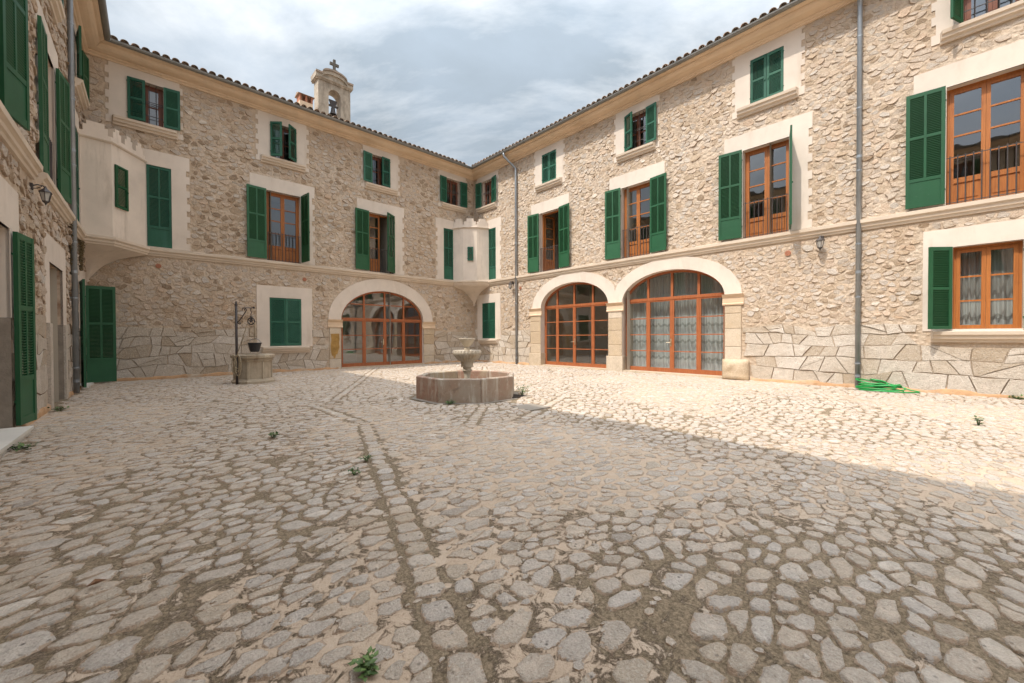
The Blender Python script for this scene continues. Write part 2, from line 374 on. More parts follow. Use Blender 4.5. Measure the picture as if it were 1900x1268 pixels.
# ------------------------------------------------------------------ mesh helpers
class MB:
    def __init__(s): s.v = []; s.f = []; s.t = []; s.tone = 0.5; s.rim = None
    def add(s, vs, fs):
        o = len(s.v); s.v.extend(vs); s.f.extend([tuple(i + o for i in f) for f in fs]); s.t.extend([s.tone] * len(vs))
    def box(s, x0, x1, y0, y1, z0, z1):
        s.add([(x0, y0, z0), (x1, y0, z0), (x1, y1, z0), (x0, y1, z0), (x0, y0, z1), (x1, y0, z1), (x1, y1, z1), (x0, y1, z1)],
              [(0, 3, 2, 1), (4, 5, 6, 7), (0, 1, 5, 4), (1, 2, 6, 5), (2, 3, 7, 6), (3, 0, 4, 7)])
    def quad(s, a, b, c, d): s.add([a, b, c, d], [(0, 1, 2, 3)])
    def extrude(s, prof, u0, u1, k0=0.0, k1=0.0, closed=True):
        """profile of (out, z) swept along x; out goes to -y; ends mitred by k*out"""
        n = len(prof)
        vs = [(u0 + k0 * o, -o, z) for o, z in prof] + [(u1 - k1 * o, -o, z) for o, z in prof]
        fs = [(i, (i + 1) % n, n + (i + 1) % n, n + i) for i in range(n if closed else n - 1)]
        if closed: fs += [tuple(range(n - 1, -1, -1)), tuple(range(n, 2 * n))]
        s.add(vs, fs)
    def tube(s, pts, r, n=8, cap=True):
        pts = [Vector(p) for p in pts]; vs = []; fs = []
        up = Vector((0, 0, 1)); prev = None
        for i, p in enumerate(pts):
            d = (pts[min(i + 1, len(pts) - 1)] - pts[max(i - 1, 0)]).normalized()
            a = prev - d * prev.dot(d) if prev is not None else d.cross(up if abs(d.z) < 0.9 else Vector((1, 0, 0)))
            if a.length < 1e-6: a = d.cross(Vector((1, 0, 0)))
            a.normalize(); b = d.cross(a); prev = a
            rr = r[i] if isinstance(r, (list, tuple)) else r
            for k in range(n):
                q = p + (a * math.cos(2 * PI * k / n) + b * math.sin(2 * PI * k / n)) * rr
                vs.append(tuple(q))
        for i in range(len(pts) - 1):
            for k in range(n):
                fs.append((i * n + k, i * n + (k + 1) % n, (i + 1) * n + (k + 1) % n, (i + 1) * n + k))
        if cap: fs += [tuple(range(n - 1, -1, -1)), tuple((len(pts) - 1) * n + k for k in range(n))]
        s.add(vs, fs)
    def lathe(s, prof, n=24, c=(0, 0), flute=None):
        vs = []; fs = []
        for i, (r, z) in enumerate(prof):
            for k in range(n):
                a = 2 * PI * k / n
                rr = r * (1 + flute[0] * abs(math.sin(a * flute[1] / 2))) if flute and flute[2] <= i <= flute[3] else r
                vs.append((c[0] + rr * math.cos(a), c[1] + rr * math.sin(a), z))
        for i in range(len(prof) - 1):
            for k in range(n):
                fs.append((i * n + k, i * n + (k + 1) % n, (i + 1) * n + (k + 1) % n, (i + 1) * n + k))
        s.add(vs, fs)
    def plate(s, loops, y0, y1):
        """flat plate in the x-z plane from loops[0] outline with holes, front at y0 back at y1"""
        flat = [p for lp in loops for p in lp]
        tris = tessellate_polygon([[Vector((p[0], p[1], 0)) for p in lp] for lp in loops])
        vs = [(p[0], y0, p[1]) for p in flat]; fs = []
        for t in tris:
            a, b, c = [flat[i] for i in t]
            cr = (b[0] - a[0]) * (c[1] - a[1]) - (b[1] - a[1]) * (c[0] - a[0])
            fs.append(tuple(t) if cr > 0 else tuple(reversed(t)))
        if y1 is not None:
            n = len(flat); vs += [(p[0], y1, p[1]) for p in flat]; o = 0
            for lp in loops:
                m = len(lp)
                for i in range(m):
                    j = (i + 1) % m
                    fs.append((o + i, o + j, n + o + j, n + o + i))
                o += m
        s.add(vs, fs)
    def mesh(s, name, mat, smooth=False):
        me = bpy.data.meshes.new(name)
        me.from_pydata(s.v, [], s.f)
        a = me.attributes.new('tone', 'FLOAT', 'POINT'); a.data.foreach_set('value', np.array(s.t, dtype=np.float32))
        if s.rim: me.attributes.new('rim', 'FLOAT', 'POINT').data.foreach_set('value', np.array(s.rim, dtype=np.float32))
        for m in (mat if isinstance(mat, (list, tuple)) else [mat]): me.materials.append(m)
        if smooth: me.polygons.foreach_set('use_smooth', [True] * len(me.polygons))
        me.update(); return me
    def build(s, name, mat, parent=None, smooth=False, loc=None, rotz=0.0):
        return obj(name, s.mesh(name, mat, smooth), parent, loc, rotz)
def obj(name, me, parent=None, loc=None, rotz=0.0):
    o = bpy.data.objects.new(name, me); COL.objects.link(o)
    if parent is not None: o.parent = parent
    if loc is not None: o.location = loc
    if rotz: o.rotation_euler = (0, 0, rotz)
    return o
def empty(name, loc=(0, 0, 0), rotz=0.0, parent=None):
    o = obj(name, None, parent, loc, rotz); o.empty_display_size = 0.3; return o
def tag(o, label=None, cat=None, group=None, kind=None):
    if label: o['label'] = label
    if cat: o['category'] = cat
    if group: o['group'] = group
    if kind: o['kind'] = kind
    return o
def fix_normals(me):
    import bmesh
    bm = bmesh.new(); bm.from_mesh(me); bmesh.ops.recalc_face_normals(bm, faces=bm.faces); bm.to_mesh(me); bm.free()

# ------------------------------------------------------------------ stones: cells around scattered seeds
def knn(P, k):
    n = len(P); out = np.empty((n, k), dtype=np.int64)
    for a in range(0, n, 400):
        d = ((P[a:a + 400, None, :] - P[None, :, :]) ** 2).sum(2)
        out[a:a + 400] = np.argpartition(d, k + 1, axis=1)[:, :k + 1][:, :k] if False else np.argsort(np.where(d == 0, 1e9, d) if False else d, axis=1)[:, 1:k + 1] if n < 3000 else np.take_along_axis(np.argpartition(d, k + 1, axis=1)[:, :k + 1], np.argsort(np.take_along_axis(d, np.argpartition(d, k + 1, axis=1)[:, :k + 1], 1), axis=1), 1)[:, 1:k + 1]
    return out
def radial_cells(P, K, A=None, halfplanes=None, nk=14):
    """star-shaped outline of every seed's cell at K angles. A: per-seed 2x2 metric. halfplanes: per-seed lists (point, normal)."""
    n = len(P); nb = knn(P, nk)
    if A is None: A = np.broadcast_to(np.eye(2), (n, 2, 2))
    V = np.einsum('nij,nkj->nki', A, P[nb] - P[:, None, :])
    off = rng.uniform(0, 2 * PI, n)
    th = off[:, None] + np.arange(K)[None, :] * 2 * PI / K + rng.normal(0, 0.35 / K * 2, (n, K))
    E = np.stack([np.cos(th), np.sin(th)], 2)
    dot = np.einsum('nki,nmi->nmk', V, E)
    lim = 0.5 * (V ** 2).sum(2)[:, None, :] / np.maximum(dot, 1e-6)
    lim[dot < 1e-4] = 1e9
    r = lim.min(2)
    Ai = np.linalg.inv(A)
    D = np.einsum('nij,nkj->nki', Ai, E)           # world direction per unit r
    if halfplanes:
        for i, hp in halfplanes.items():
            for p, m in hp:
                c = D[i] @ m; q = (p - P[i]) @ m
                l = np.where(c > 1e-4, q / np.maximum(c, 1e-4), 1e9)
                r[i] = np.minimum(r[i], l)
    return r, D
def stone_arrays(P, pts, h, sink, rough, map3, tone, e1=0.92, e2=0.66):
    """domed stones. pts (n,K,2). returns verts (n,3K,3) and the face list of one stone"""
    n, K, _ = pts.shape
    c = pts.mean(1, keepdims=True)
    r1 = c + (pts - c) * e1; r2 = c + (pts - c) * e2
    h = h[:, None]
    z0 = np.broadcast_to(-sink, (n, K)) if np.isscalar(sink) else np.repeat(sink[:, None], K, 1)
    z1 = h * 0.80 + rng.normal(0, 1, (n, K)) * rough * h
    z2 = h * (1.0 + rng.normal(0, 1, (n, K)) * rough)
    v = np.concatenate([map3(pts, z0), map3(r1, z1), map3(r2, z2)], 1)
    f = []
    for k in range(K):
        j = (k + 1) % K
        f.append((k, j, K + j, K + k)); f.append((K + k, K + j, 2 * K + j, 2 * K + k))
    f.append(tuple(2 * K + k for k in range(K)))
    return v, f
def emit_stones(v, f, tone, name, mat, parent, single, stuff_name, flip=False, smooth=True):
    if flip: f = [tuple(reversed(q)) for q in f]
    nv = v.shape[1]
    def mk(idx, nm):
        vv = v[idx].reshape(-1, 3)
        ff = [tuple(i + a * nv for i in q) for a in range(len(idx)) for q in f]
        me = bpy.data.meshes.new(nm); me.from_pydata(vv.tolist(), [], ff)
        at = me.attributes.new('tone', 'FLOAT', 'POINT'); at.data.foreach_set('value', np.repeat(tone[idx], nv).astype(np.float32))
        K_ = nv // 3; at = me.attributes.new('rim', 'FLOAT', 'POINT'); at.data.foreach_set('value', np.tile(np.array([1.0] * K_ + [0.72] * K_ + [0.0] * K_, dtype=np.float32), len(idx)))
        me.materials.append(mat)
        if smooth: me.polygons.foreach_set('use_smooth', [True] * len(me.polygons))
        me.update(); return me
    ids = set(single.tolist())
    for i in single: obj(name, mk(np.array([i]), name), parent)
    rest = np.array([i for i in range(len(v)) if i not in ids], dtype=np.int64)
    if len(rest):
        o = obj(stuff_name, mk(rest, stuff_name), parent); o['kind'] = 'stuff'
def screen(Pw):
    d = Pw - np.array(CAM)
    w = d @ np.array(Fv); x = d @ np.array(Rv); y = d @ np.array(Uv)
    ws = np.maximum(w, 1e-3)
    return 0.5 + cd.lens / 36.0 * x / ws, 0.5 + cd.lens / 36.0 * 1900 / 1268 * y / ws, w
def pick_largest(Pw, area, cosf, limit=300, margin=0.0):
    sx, sy, w = screen(Pw)
    inside = (w > 0.1) & (sx > -margin) & (sx < 1 + margin) & (sy > -margin) & (sy < 1 + margin)
    score = np.where(inside, area * cosf / np.maximum(w, 0.1) ** 2, -1)
    o = np.argsort(-score)[:limit]
    return o[score[o] > 0]

# ------------------------------------------------------------------ wing frames (x along the wall to the right, y into the wall, z up)
XR, YL, XW, WY = 12.008, 15.606, -1.336, 0.0188
YS = -9.5
LX0 = XW + WY * YL                       # left corner of the back wall
def Wrot(): return PI / 2 - math.atan(WY)
WLEN = YL / math.cos(math.atan(WY))
EAVE = 9.13; OVER = 0.58

def wing(name, loc, rotz, label):
    return tag(empty(name, loc, rotz), label, 'building')
wing_right = wing('stone_building', (XR, YL, 0), -PI / 2, 'long sunlit rubble stone wing with two glazed arches side by side')
wing_back = wing('stone_building', (0, YL, 0), 0.0, 'shaded rubble stone wing with one wide glazed arch, carrying the bell gable')
wing_left = wing('stone_building', (XW, 0, 0), Wrot(), 'shaded rubble stone wing seen edge-on, with a walled doorway and a lantern')

def ellipse_pts(uc, zs, a, b, n=28, rev=False):
    p = [(uc + a * math.cos(PI * k / n), zs + b * math.sin(PI * k / n)) for k in range(n + 1)]
    return p[::-1] if rev else p

class Wing:
    """collects the openings of a wall, then builds mortar sheet, reveals and stones"""
    def __init__(s, root, u0, u1, ztop=9.3):
        s.root = root; s.u0 = u0; s.u1 = u1; s.ztop = ztop
        s.holes = []; s.rects = []; s.ells = []
    def hole_rect(s, u0, u1, z0, z1): s.holes.append([(u0, z0), (u1, z0), (u1, z1), (u0, z1)])
    def keep(s, u0, u1, z0, z1): s.rects.append((u0, z0, u1, z1))

# --- shutters -------------------------------------------------------------
_cache = {}
def shutter_mesh(w, h, kind, mirror, mat):
    key = ('sh', round(w, 3), round(h, 3), kind, mirror, mat.name)
    if key in _cache: return _cache[key]
    b = MB(); T = 0.042; st = 0.062
    rails = {'small': [(0, 0.07), (0.48 * h, 0.48 * h + 0.055), (h - 0.07, h)],
             'tall': [(0, 0.10), (0.225 * h, 0.225 * h + 0.07), (0.60 * h, 0.60 * h + 0.06), (h - 0.075, h)],
             'mini': [(0, 0.05), (0.5 * h, 0.5 * h + 0.04), (h - 0.05, h)]}[kind]
    g = 0.004
    b.box(g, st, -T, 0, 0, h); b.box(w - st, w - g, -T, 0, 0, h)
    for a, c in rails: b.box(st, w - st, -T + 0.003, -0.003, a, c)
    cols = [(st, w - st)]
    if kind == 'tall':
        m = w / 2; b.box(m - 0.02, m + 0.02, -T + 0.004, -0.004, rails[1][1], rails[3][0])
        cols = [(st, m - 0.02), (m + 0.02, w - st)]
        b.box(st, w - st, -T + 0.016, -0.012, rails[0][1], rails[1][0])
        bays = [(rails[1][1], rails[2][0]), (rails[2][1], rails[3][0])]
    else:
        bays = [(rails[i][1], rails[i + 1][0]) for i in range(2)]
    for z0, z1 in bays:
        n = max(4, int((z1 - z0) / 0.034)); p = (z1 - z0) / n
        for i in range(n):
            zc = z0 + (i + 0.5) * p
            for x0, x1 in cols:
                # slat tilted so that the outer edge is low
                ya, yb = -T + 0.006, -0.008; dz = 0.013; t = 0.004
                b.add([(x0, ya, zc - dz - t), (x1, ya, zc - dz - t), (x1, yb, zc + dz - t), (x0, yb, zc + dz - t),
                       (x0, ya, zc - dz + t), (x1, ya, zc - dz + t), (x1, yb, zc + dz + t), (x0, yb, zc + dz + t)],
                      [(0, 3, 2, 1), (4, 5, 6, 7), (0, 1, 5, 4), (2, 3, 7, 6)])
    # hinges and catch
    for zh in (0.12 * h, 0.88 * h): b.box(-0.012, 0.05, -T - 0.006, -T, zh, zh + 0.025)
    b.box(w - 0.05, w - 0.025, -T - 0.022, -T, 0.42 * h, 0.42 * h + 0.035)
    if mirror: b.v = [(-x, y, z) for x, y, z in b.v]; b.f = [tuple(reversed(f)) for f in b.f]
    me = b.mesh('shutter', mat); _cache[key] = me; return me
def add_shutter(win, w, h, kind, side, angle, x, z, y, mat, label=None):
    """side 'l' hinges on its left edge; angle in degrees away from closed"""
    if angle > 20: y = -0.030 - 0.046 * max(0.0, -math.cos(math.radians(angle)))
    o = obj('shutter', shutter_mesh(w, h, kind, side == 'r', mat), win, (x, y, z), math.radians(-angle if side == 'l' else angle))
    if label: o['label'] = label
    return o

# --- plaster surround with toothed sides -----------------------------------
def toothed(u0, u1, z0, z1, tooth, pitch, left=True, right=True, skip_top=0.0):
    def side(zs):
        pts = []; z = z0; k = 0
        while z < zs - 1e-6:
            zn = min(z + pitch * random.uniform(0.8, 1.2), zs); d = tooth * random.uniform(0.7, 1.1) if k % 2 else 0.0
            pts.append((z, zn, d)); z = zn; k += 1
        return pts
    top = z1 - skip_top
    L = []
    L.append((u0, z0)); L.append((u1, z0))
    if right:
        L.pop()
        for a, c, d in side(top): L += [(u1 - d, a), (u1 - d, c)]
    if skip_top: L += [(u1, top)] if not right else [(u1, top)]
    L += [(u1, z1), (u0, z1)]
    if skip_top: L += [(u0, top)]
    if left:
        L.pop(0)
        for a, c, d in reversed(side(top)): L += [(u0 + d, c), (u0 + d, a)]
    else: pass
    out = []
    for p in L:
        if not out or abs(p[0] - out[-1][0]) + abs(p[1] - out[-1][1]) > 1e-5: out.append(p)
    if abs(out[0][0] - out[-1][0]) + abs(out[0][1] - out[-1][1]) < 1e-5: out.pop()
    return out
def rect(u0, u1, z0, z1): return [(u0, z0), (u1, z0), (u1, z1), (u0, z1)]

def reveal(W, uc, w, z0, z1, depth, mat, name='window'):
    b = MB(); x0, x1 = -w / 2, w / 2; h = z1 - z0
    b.quad((x0, -0.012, 0), (x0, depth, 0), (x0, depth, h), (x0, -0.012, h))
    b.quad((x1, depth, 0), (x1, -0.012, 0), (x1, -0.012, h), (x1, depth, h))
    b.quad((x0, -0.012, h), (x0, depth, h), (x1, depth, h), (x1, -0.012, h))
    b.quad((x0, depth, 0), (x0, -0.012, 0), (x1, -0.012, 0), (x1, depth, 0))
    W.hole_rect(uc - w / 2, uc + w / 2, z0, z1)
    return b.build(name, mat, W.root, loc=(uc, 0, z0))
SILL = [(0.0, 0.0), (0.05, 0.0), (0.06, 0.05), (0.11, 0.075), (0.12, 0.135), (0.15, 0.15), (0.16, 0.215), (0.0, 0.235)]
def add_sill(win, hw, zrel, mat='string', prof=SILL):
    b = MB(); b.extrude(prof, -hw, hw, 0.25, 0.25); o = b.build('sill', M[mat], win, loc=(0, 0, zrel)); return o
def pane_obj(win, x0, x1, z0, z1, y):
    b = MB(); b.quad((x0, 0, z0), (x1, 0, z0), (x1, 0, z1), (x0, 0, z1))
    return b.build('pane', M['glass'], win, loc=(0, y, 0))
def glazed(win, w, h, y, rows, panel, mat, name='frame', leaves=2):
    """outer frame plus leaves with glazing bars; one pane object per light"""
    b = MB(); fw = 0.045
    b.box(-w / 2, -w / 2 + fw, y, y + 0.07, 0, h); b.box(w / 2 - fw, w / 2, y, y + 0.07, 0, h)
    b.box(-w / 2 + fw, w / 2 - fw, y, y + 0.07, h - 0.05, h)
    b.build(name, mat, win)
    lw = (w - 2 * fw) / leaves
    for i in range(leaves):
        x0 = -w / 2 + fw + i * lw + 0.002; x1 = x0 + lw - 0.004
        l = MB(); st = 0.058
        l.box(x0, x0 + st, y - 0.012, y + 0.045, 0.005, h - 0.055); l.box(x1 - st, x1, y - 0.012, y + 0.045, 0.005, h - 0.055)
        zb = panel if panel else 0.08
        l.box(x0 + st, x1 - st, y - 0.010, y + 0.043, 0.005, 0.10 if panel else zb)
        l.box(x0 + st, x1 - st, y - 0.010, y + 0.043, h - 0.12, h - 0.056)
        if panel:
            l.box(x0 + st, x1 - st, y - 0.010, y + 0.043, panel - 0.10, panel)
            l.box(x0 + st, x1 - st, y + 0.012, y + 0.03, 0.10, panel - 0.10)
            l.box(x0 + st + 0.035, x1 - st - 0.035, y + 0.002, y + 0.012, 0.135, panel - 0.135)
        zt = h - 0.12; n = rows; gap = (zt - zb) / n
        for r in range(1, n): l.box(x0 + st, x1 - st, y - 0.004, y + 0.036, zb + r * gap - 0.016, zb + r * gap + 0.016)
        lf = l.build('leaf', mat, win)
        for r in range(n):
            pane_obj(win, x0 + st - 0.005, x1 - st + 0.005, zb + r * gap + 0.010 * (r > 0), zb + (r + 1) * gap - 0.010 * (r < n - 1), y + 0.016)
def railing(win, w, h, y, n, mat=None):
    b = MB()
    b.box(-w / 2, w / 2, y - 0.008, y + 0.008, h - 0.012, h); b.box(-w / 2, w / 2, y - 0.012, y + 0.012, 0.03, 0.042)
    for i in range(n):
        x = -w / 2 + (i + 0.5) * w / n
        b.tube([(x, y, 0.0), (x, y, h + 0.03)], 0.010, 6)
    b.build('railing', M['iron'], win)
def grille(win, w, h, y, n):
    b = MB()
    for i in range(n):
        x = -w / 2 + (i + 1) * w / (n + 1); b.tube([(x, y, 0), (x, y, h)], 0.009, 6)
    for z in (0.22 * h, 0.52 * h, 0.56 * h): b.box(-w / 2, w / 2, y - 0.006, y + 0.006, z, z + 0.016)
    b.build('grille', M['iron'], win)

def top_window(W, uc, l, r, tooth=0.075, hw=0.82, sl=0.70, lab=None, matk='greenold'):
    """small second-storey window: l, r = opening angles of the shutters"""
    w, z0, z1 = 0.76, 7.36, 8.53
    win = reveal(W, uc, w, z0, z1, 0.30, M['plaster'])
    b = MB(); out = toothed(-hw, hw, 7.14 - z0, 8.83 - z0, tooth, 0.17)
    b.plate([out, rect(-w / 2, w / 2, 0, z1 - z0)], -0.016, 0.02); b.build('surround', M['plaster'], win)
    W.keep(uc - hw, uc + hw, 7.14, 8.85)
    add_sill(win, sl, -0.262)
    glazed(win, w, z1 - z0, 0.17, 2, 0.0, M['wooddark'])
    grille(win, w, z1 - z0, 0.07, 4)
    if lab: win['label'] = lab
    y = -0.018
    for side, ang in (('l', l), ('r', r)):
        yy = 0.03 if ang < 8 else y
        add_shutter(win, w / 2, z1 - z0 - 0.015, 'small', side, ang, -w / 2 if side == 'l' else w / 2, 0.008, yy, M[matk])
    return win
def tall_window(W, uc, l, r, w=1.05, hw=1.0, matk='green', inner='closed', rows=4, rail=True):
    z0, z1 = 3.83, 6.20
    win = reveal(W, uc, w, z0, z1, 0.34, M['plaster'])
    b = MB(); out = toothed(-hw, hw, 0.0, 6.65 - z0, 0.085, 0.20, skip_top=0.40)
    b.plate([out, rect(-w / 2, w / 2, 0.0008, z1 - z0)], -0.016, 0.02); b.build('surround', M['plaster'], win)
    W.keep(uc - hw, uc + hw, 3.80, 6.66)
    if inner == 'closed': glazed(win, w, z1 - z0, 0.17, rows, 0.55, M['wood'])
    elif inner == 'half':       # left leaf shut, right leaf folded back into the dark room
        b = MB(); b.box(-w / 2, -w / 2 + 0.045, 0.17, 0.24, 0, z1 - z0); b.box(-w / 2 + 0.045, w / 2, 0.17, 0.24, z1 - z0 - 0.05, z1 - z0); b.build('frame', M['wood'], win)
        leaf_at(win, w / 2 - 0.05, z1 - z0 - 0.06, -w / 2 + 0.047, 0.17, 0.0, rows)
        leaf_at(win, w / 2 - 0.05, z1 - z0 - 0.06, w / 2 - 0.002, 0.24, 95.0, rows)
    else:
        b = MB(); b.box(-w / 2, -w / 2 + 0.045, 0.17, 0.24, 0, z1 - z0); b.box(w / 2 - 0.045, w / 2, 0.17, 0.24, 0, z1 - z0); b.box(-w / 2 + 0.045, w / 2 - 0.045, 0.17, 0.24, z1 - z0 - 0.05, z1 - z0); b.build('frame', M['wood'], win)
        leaf_at(win, w / 2 - 0.05, z1 - z0 - 0.06, -w / 2 + 0.047, 0.24, 70.0, rows)
        leaf_at(win, w / 2 - 0.05, z1 - z0 - 0.06, w / 2 - 0.047, 0.24, 110.0, rows)
    if rail: railing(win, w, 0.95, 0.025, 10)
    for side, ang in (('l', l), ('r', r)):
        if ang is None: continue
        add_shutter(win, 0.575, 2.36, 'tall', side, ang, -w / 2 - 0.01 if side == 'l' else w / 2 + 0.01, 0.03, -0.02, M[matk])
    return win
def leaf_at(win, lw, h, x, y, ang, rows):
    """a window leaf hinged at x, turned inwards by ang degrees"""
    l = MB(); st = 0.058; panel = 0.55
    l.box(0, st, 0, 0.05, 0, h); l.box(lw - st, lw, 0, 0.05, 0, h)
    l.box(st, lw - st, 0.002, 0.048, 0, 0.10); l.box(st, lw - st, 0.002, 0.048, h - 0.065, h)
    l.box(st, lw - st, 0.002, 0.048, panel - 0.1, panel); l.box(st, lw - st, 0.018, 0.034, 0.10, panel - 0.10)
    gap = (h - 0.065 - panel) / rows
    for r in range(1, rows): l.box(st, lw - st, 0.006, 0.044, panel + r * gap - 0.016, panel + r * gap + 0.016)
    o = l.build('leaf', M['wood'], win, loc=(x, y, 0.005), rotz=math.radians(ang))
    b = MB()
    for r in range(rows):
        b.quad((st, 0.025, panel + r * gap), (lw - st, 0.025, panel + r * gap), (lw - st, 0.025, panel + (r + 1) * gap), (st, 0.025, panel + (r + 1) * gap))
    b.build('pane', M['glass'], win, loc=(x, y, 0.005), rotz=math.radians(ang))

def blind_shutter(W, u0, u1, z0, z1, kind, matk, pu0, pu1, pz0, pz1, two=False, sill=None, teeth=(False, False)):
    """closed shutters in a shallow niche with a plaster surround"""
    uc, w = (u0 + u1) / 2, u1 - u0
    win = reveal(W, uc, w, z0, z1, 0.10, M['plaster'])
    b = MB(); b.quad((-w / 2, 0.098, 0), (w / 2, 0.098, 0), (w / 2, 0.098, z1 - z0), (-w / 2, 0.098, z1 - z0)); b.build('niche_back', M['interior'], win)
    b = MB()
    if any(teeth): out = toothed(pu0 - uc, pu1 - uc, pz0 - z0, pz1 - z0, 0.085, 0.20, teeth[0], teeth[1], 0.40)
    else: out = rect(pu0 - uc, pu1 - uc, pz0 - z0, pz1 - z0)
    b.plate([out, rect(-w / 2, w / 2, 0.0006, z1 - z0)], -0.016, 0.02); b.build('surround', M['plaster'], win)
    W.keep(pu0, pu1, pz0 - 0.03, pz1)
    h = z1 - z0 - 0.012
    if two:
        add_shutter(win, w / 2, h, kind, 'l', 0, -w / 2, 0.006, 0.035, M[matk]); add_shutter(win, w / 2, h, kind, 'r', 0, w / 2, 0.006, 0.035, M[matk])
    else: add_shutter(win, w, h, kind, 'l', 0, -w / 2, 0.006, 0.035, M[matk])
    if sill: add_sill(win, sill, pz0 - z0 - 0.225)
    return win

# --- glazed arch -------------------------------------------------------------
def arch_door(W, uc, a, b_, zs, A, B, setback, cols, rows_low, rows_up, mat, ucl=None, ucr=None, zb=0.06, handle_side=1):
    """elliptical glazed arch: inner half-width a and rise b_, band out to A, B"""
    n = 32
    hole = [(uc - a, -0.05), (uc + a, -0.05)] + ellipse_pts(uc, zs, a, b_, n)
    W.holes.append(hole)
    W.ells.append((uc, zs, A, B)); W.keep(uc - a - 0.02, uc + a + 0.02, -0.5, zs + 0.02)
    r = MB()
    rv = ellipse_pts(0, zs, a, b_, n)
    pts = [(a, -0.05)] + rv + [(-a, -0.05)]
    y0, y1 = -0.030, setback + 0.10
    vs = [(p[0], y0, p[1]) for p in pts] + [(p[0], y1, p[1]) for p in pts]; m = len(pts)
    r.add(vs, [(i, m + i, m + i + 1, i + 1) for i in range(m - 1)])
    door = r.build('arched_door', M['plaster'], W.root, loc=(uc, 0, 0))
    # plaster band
    s = MB(); inn = ellipse_pts(0, zs, a, b_, n); out = []
    for k in range(n + 1):
        x, z = A * math.cos(PI * k / n), zs + B * math.sin(PI * k / n)
        if ucr is not None and x > ucr: x, z = ucr, zs + (z - zs) * 0.999
        if ucl is not None and x < ucl: x = ucl
        out.append((x, z))
    if ucr is not None:    # continue the clipped side up to where the true curve crosses
        zc = zs + B * math.sqrt(max(0, 1 - (ucr / A) ** 2))
        ks = [k for k in range(n + 1) if A * math.cos(PI * k / n) > ucr]
        for j, k in enumerate(ks): out[k] = (ucr, zs + (zc - zs) * j / len(ks))
    if ucl is not None:
        zc = zs + B * math.sqrt(max(0, 1 - (ucl / A) ** 2))
        ks = [k for k in range(n + 1) if A * math.cos(PI * k / n) < ucl]
        for j, k in enumerate(reversed(ks)): out[k] = (ucl, zs + (zc - zs) * j / len(ks))
    vs = [(p[0], -0.030, p[1]) for p in inn] + [(p[0], -0.030, p[1]) for p in out] + [(p[0], 0.02, p[1]) for p in out]
    m = n + 1
    s.add(vs, [(i, i + 1, m + i + 1, m + i) for i in range(n)] + [(m + i, m + i + 1, 2 * m + i + 1, 2 * m + i) for i in range(n)]
          + [(0, m, 2 * m), (n, 2 * m + n, m + n)])
    s.build('arch_surround', M['plaster'], door)
    # joinery
    def top(x, inset=0.0):
        aa, bb = a - inset, b_ - inset
        return zs + bb * math.sqrt(max(0.0, 1 - (x / aa) ** 2)) if abs(x) < aa else zs
    y = setback; f = MB(); fw = 0.07
    rim_o = ellipse_pts(0, zs, a - 0.002, b_ - 0.002, n); rim_i = ellipse_pts(0, zs, a - fw, b_ - fw, n)
    po = [(a - 0.002, zb)] + rim_o + [(-a + 0.002, zb)]; pi_ = [(a - fw, zb)] + rim_i + [(-a + fw, zb)]
    m = len(po)
    vs = [(p[0], y, p[1]) for p in po] + [(p[0], y, p[1]) for p in pi_] + [(p[0], y + 0.08, p[1]) for p in pi_]
    f.add(vs, [(i, i + 1, m + i + 1, m + i) for i in range(m - 1)] + [(m + i, m + i + 1, 2 * m + i + 1, 2 * m + i) for i in range(m - 1)])
    xs = cols
    for x in xs[1:-1]:
        f.box(x - 0.032, x + 0.032, y + 0.003, y + 0.075, zb, zs); f.box(x - 0.036, x + 0.036, y + 0.004, y + 0.074, zs + 0.09, top(abs(x) + 0.04, fw) + 0.03)
    f.box(-a + fw, a - fw, y - 0.004, y + 0.078, zs, zs + 0.09)
    f.build('frame', mat, door)
    for i in range(len(xs) - 1):
        x0 = xs[i] + (0.032 if i else fw); x1 = xs[i + 1] - (0.032 if i < len(xs) - 2 else fw)
        l = MB(); st = 0.035
        l.box(x0, x0 + st, y + 0.010, y + 0.06, zb, zs); l.box(x1 - st, x1, y + 0.010, y + 0.06, zb, zs)
        l.box(x0 + st, x1 - st, y + 0.012, y + 0.058, zb, zb + 0.13); l.box(x0 + st, x1 - st, y + 0.012, y + 0.058, zs - 0.045, zs)
        z0, z1 = zb + 0.13, zs - 0.045; g = (z1 - z0) / rows_low
        for r_ in range(1, rows_low): l.box(x0 + st, x1 - st, y + 0.014, y + 0.054, z0 + r_ * g - 0.015, z0 + r_ * g + 0.015)
        l.build('leaf', mat, door)
        for r_ in range(rows_low): pane_obj(door, x0 + st - 0.004, x1 - st + 0.004, z0 + r_ * g, z0 + (r_ + 1) * g, y + 0.034)
        # lights of the arch
        zl = zs + 0.09; cells = []
        zt = max(top(x0, fw), top(x1, fw)) if x0 * x1 > 0 else zs + b_ - fw
        cuts = [zl] + [zl + (b_ - 0.12) * k / rows_up for k in range(1, rows_up)] + [99]
        for c in range(rows_up):
            lo, hi = cuts[c], cuts[c + 1]
            xsn = [x0 + (x1 - x0) * q / 10 for q in range(11)]
            up = [min(hi, top(x, fw - 0.01)) for x in xsn]
            if max(up) < lo + 0.06: continue
            q = [(x, lo) for x in (x0, x1)] + [(x, max(lo, z)) for x, z in zip(reversed(xsn), reversed(up))]
            pb = MB(); pb.add([(p[0], 0, p[1]) for p in q], [tuple(range(len(q)))]); pb.build('pane', M['glass'], door, loc=(0, y + 0.034, 0))
            if c:
                gb = MB(); gx = [x for x in xsn if top(x, fw) > lo]
                if len(gx) > 1: gb.box(gx[0], gx[-1], y + 0.014, y + 0.056, lo - 0.02, lo + 0.02); gb.build('glazing_bar', mat, door)
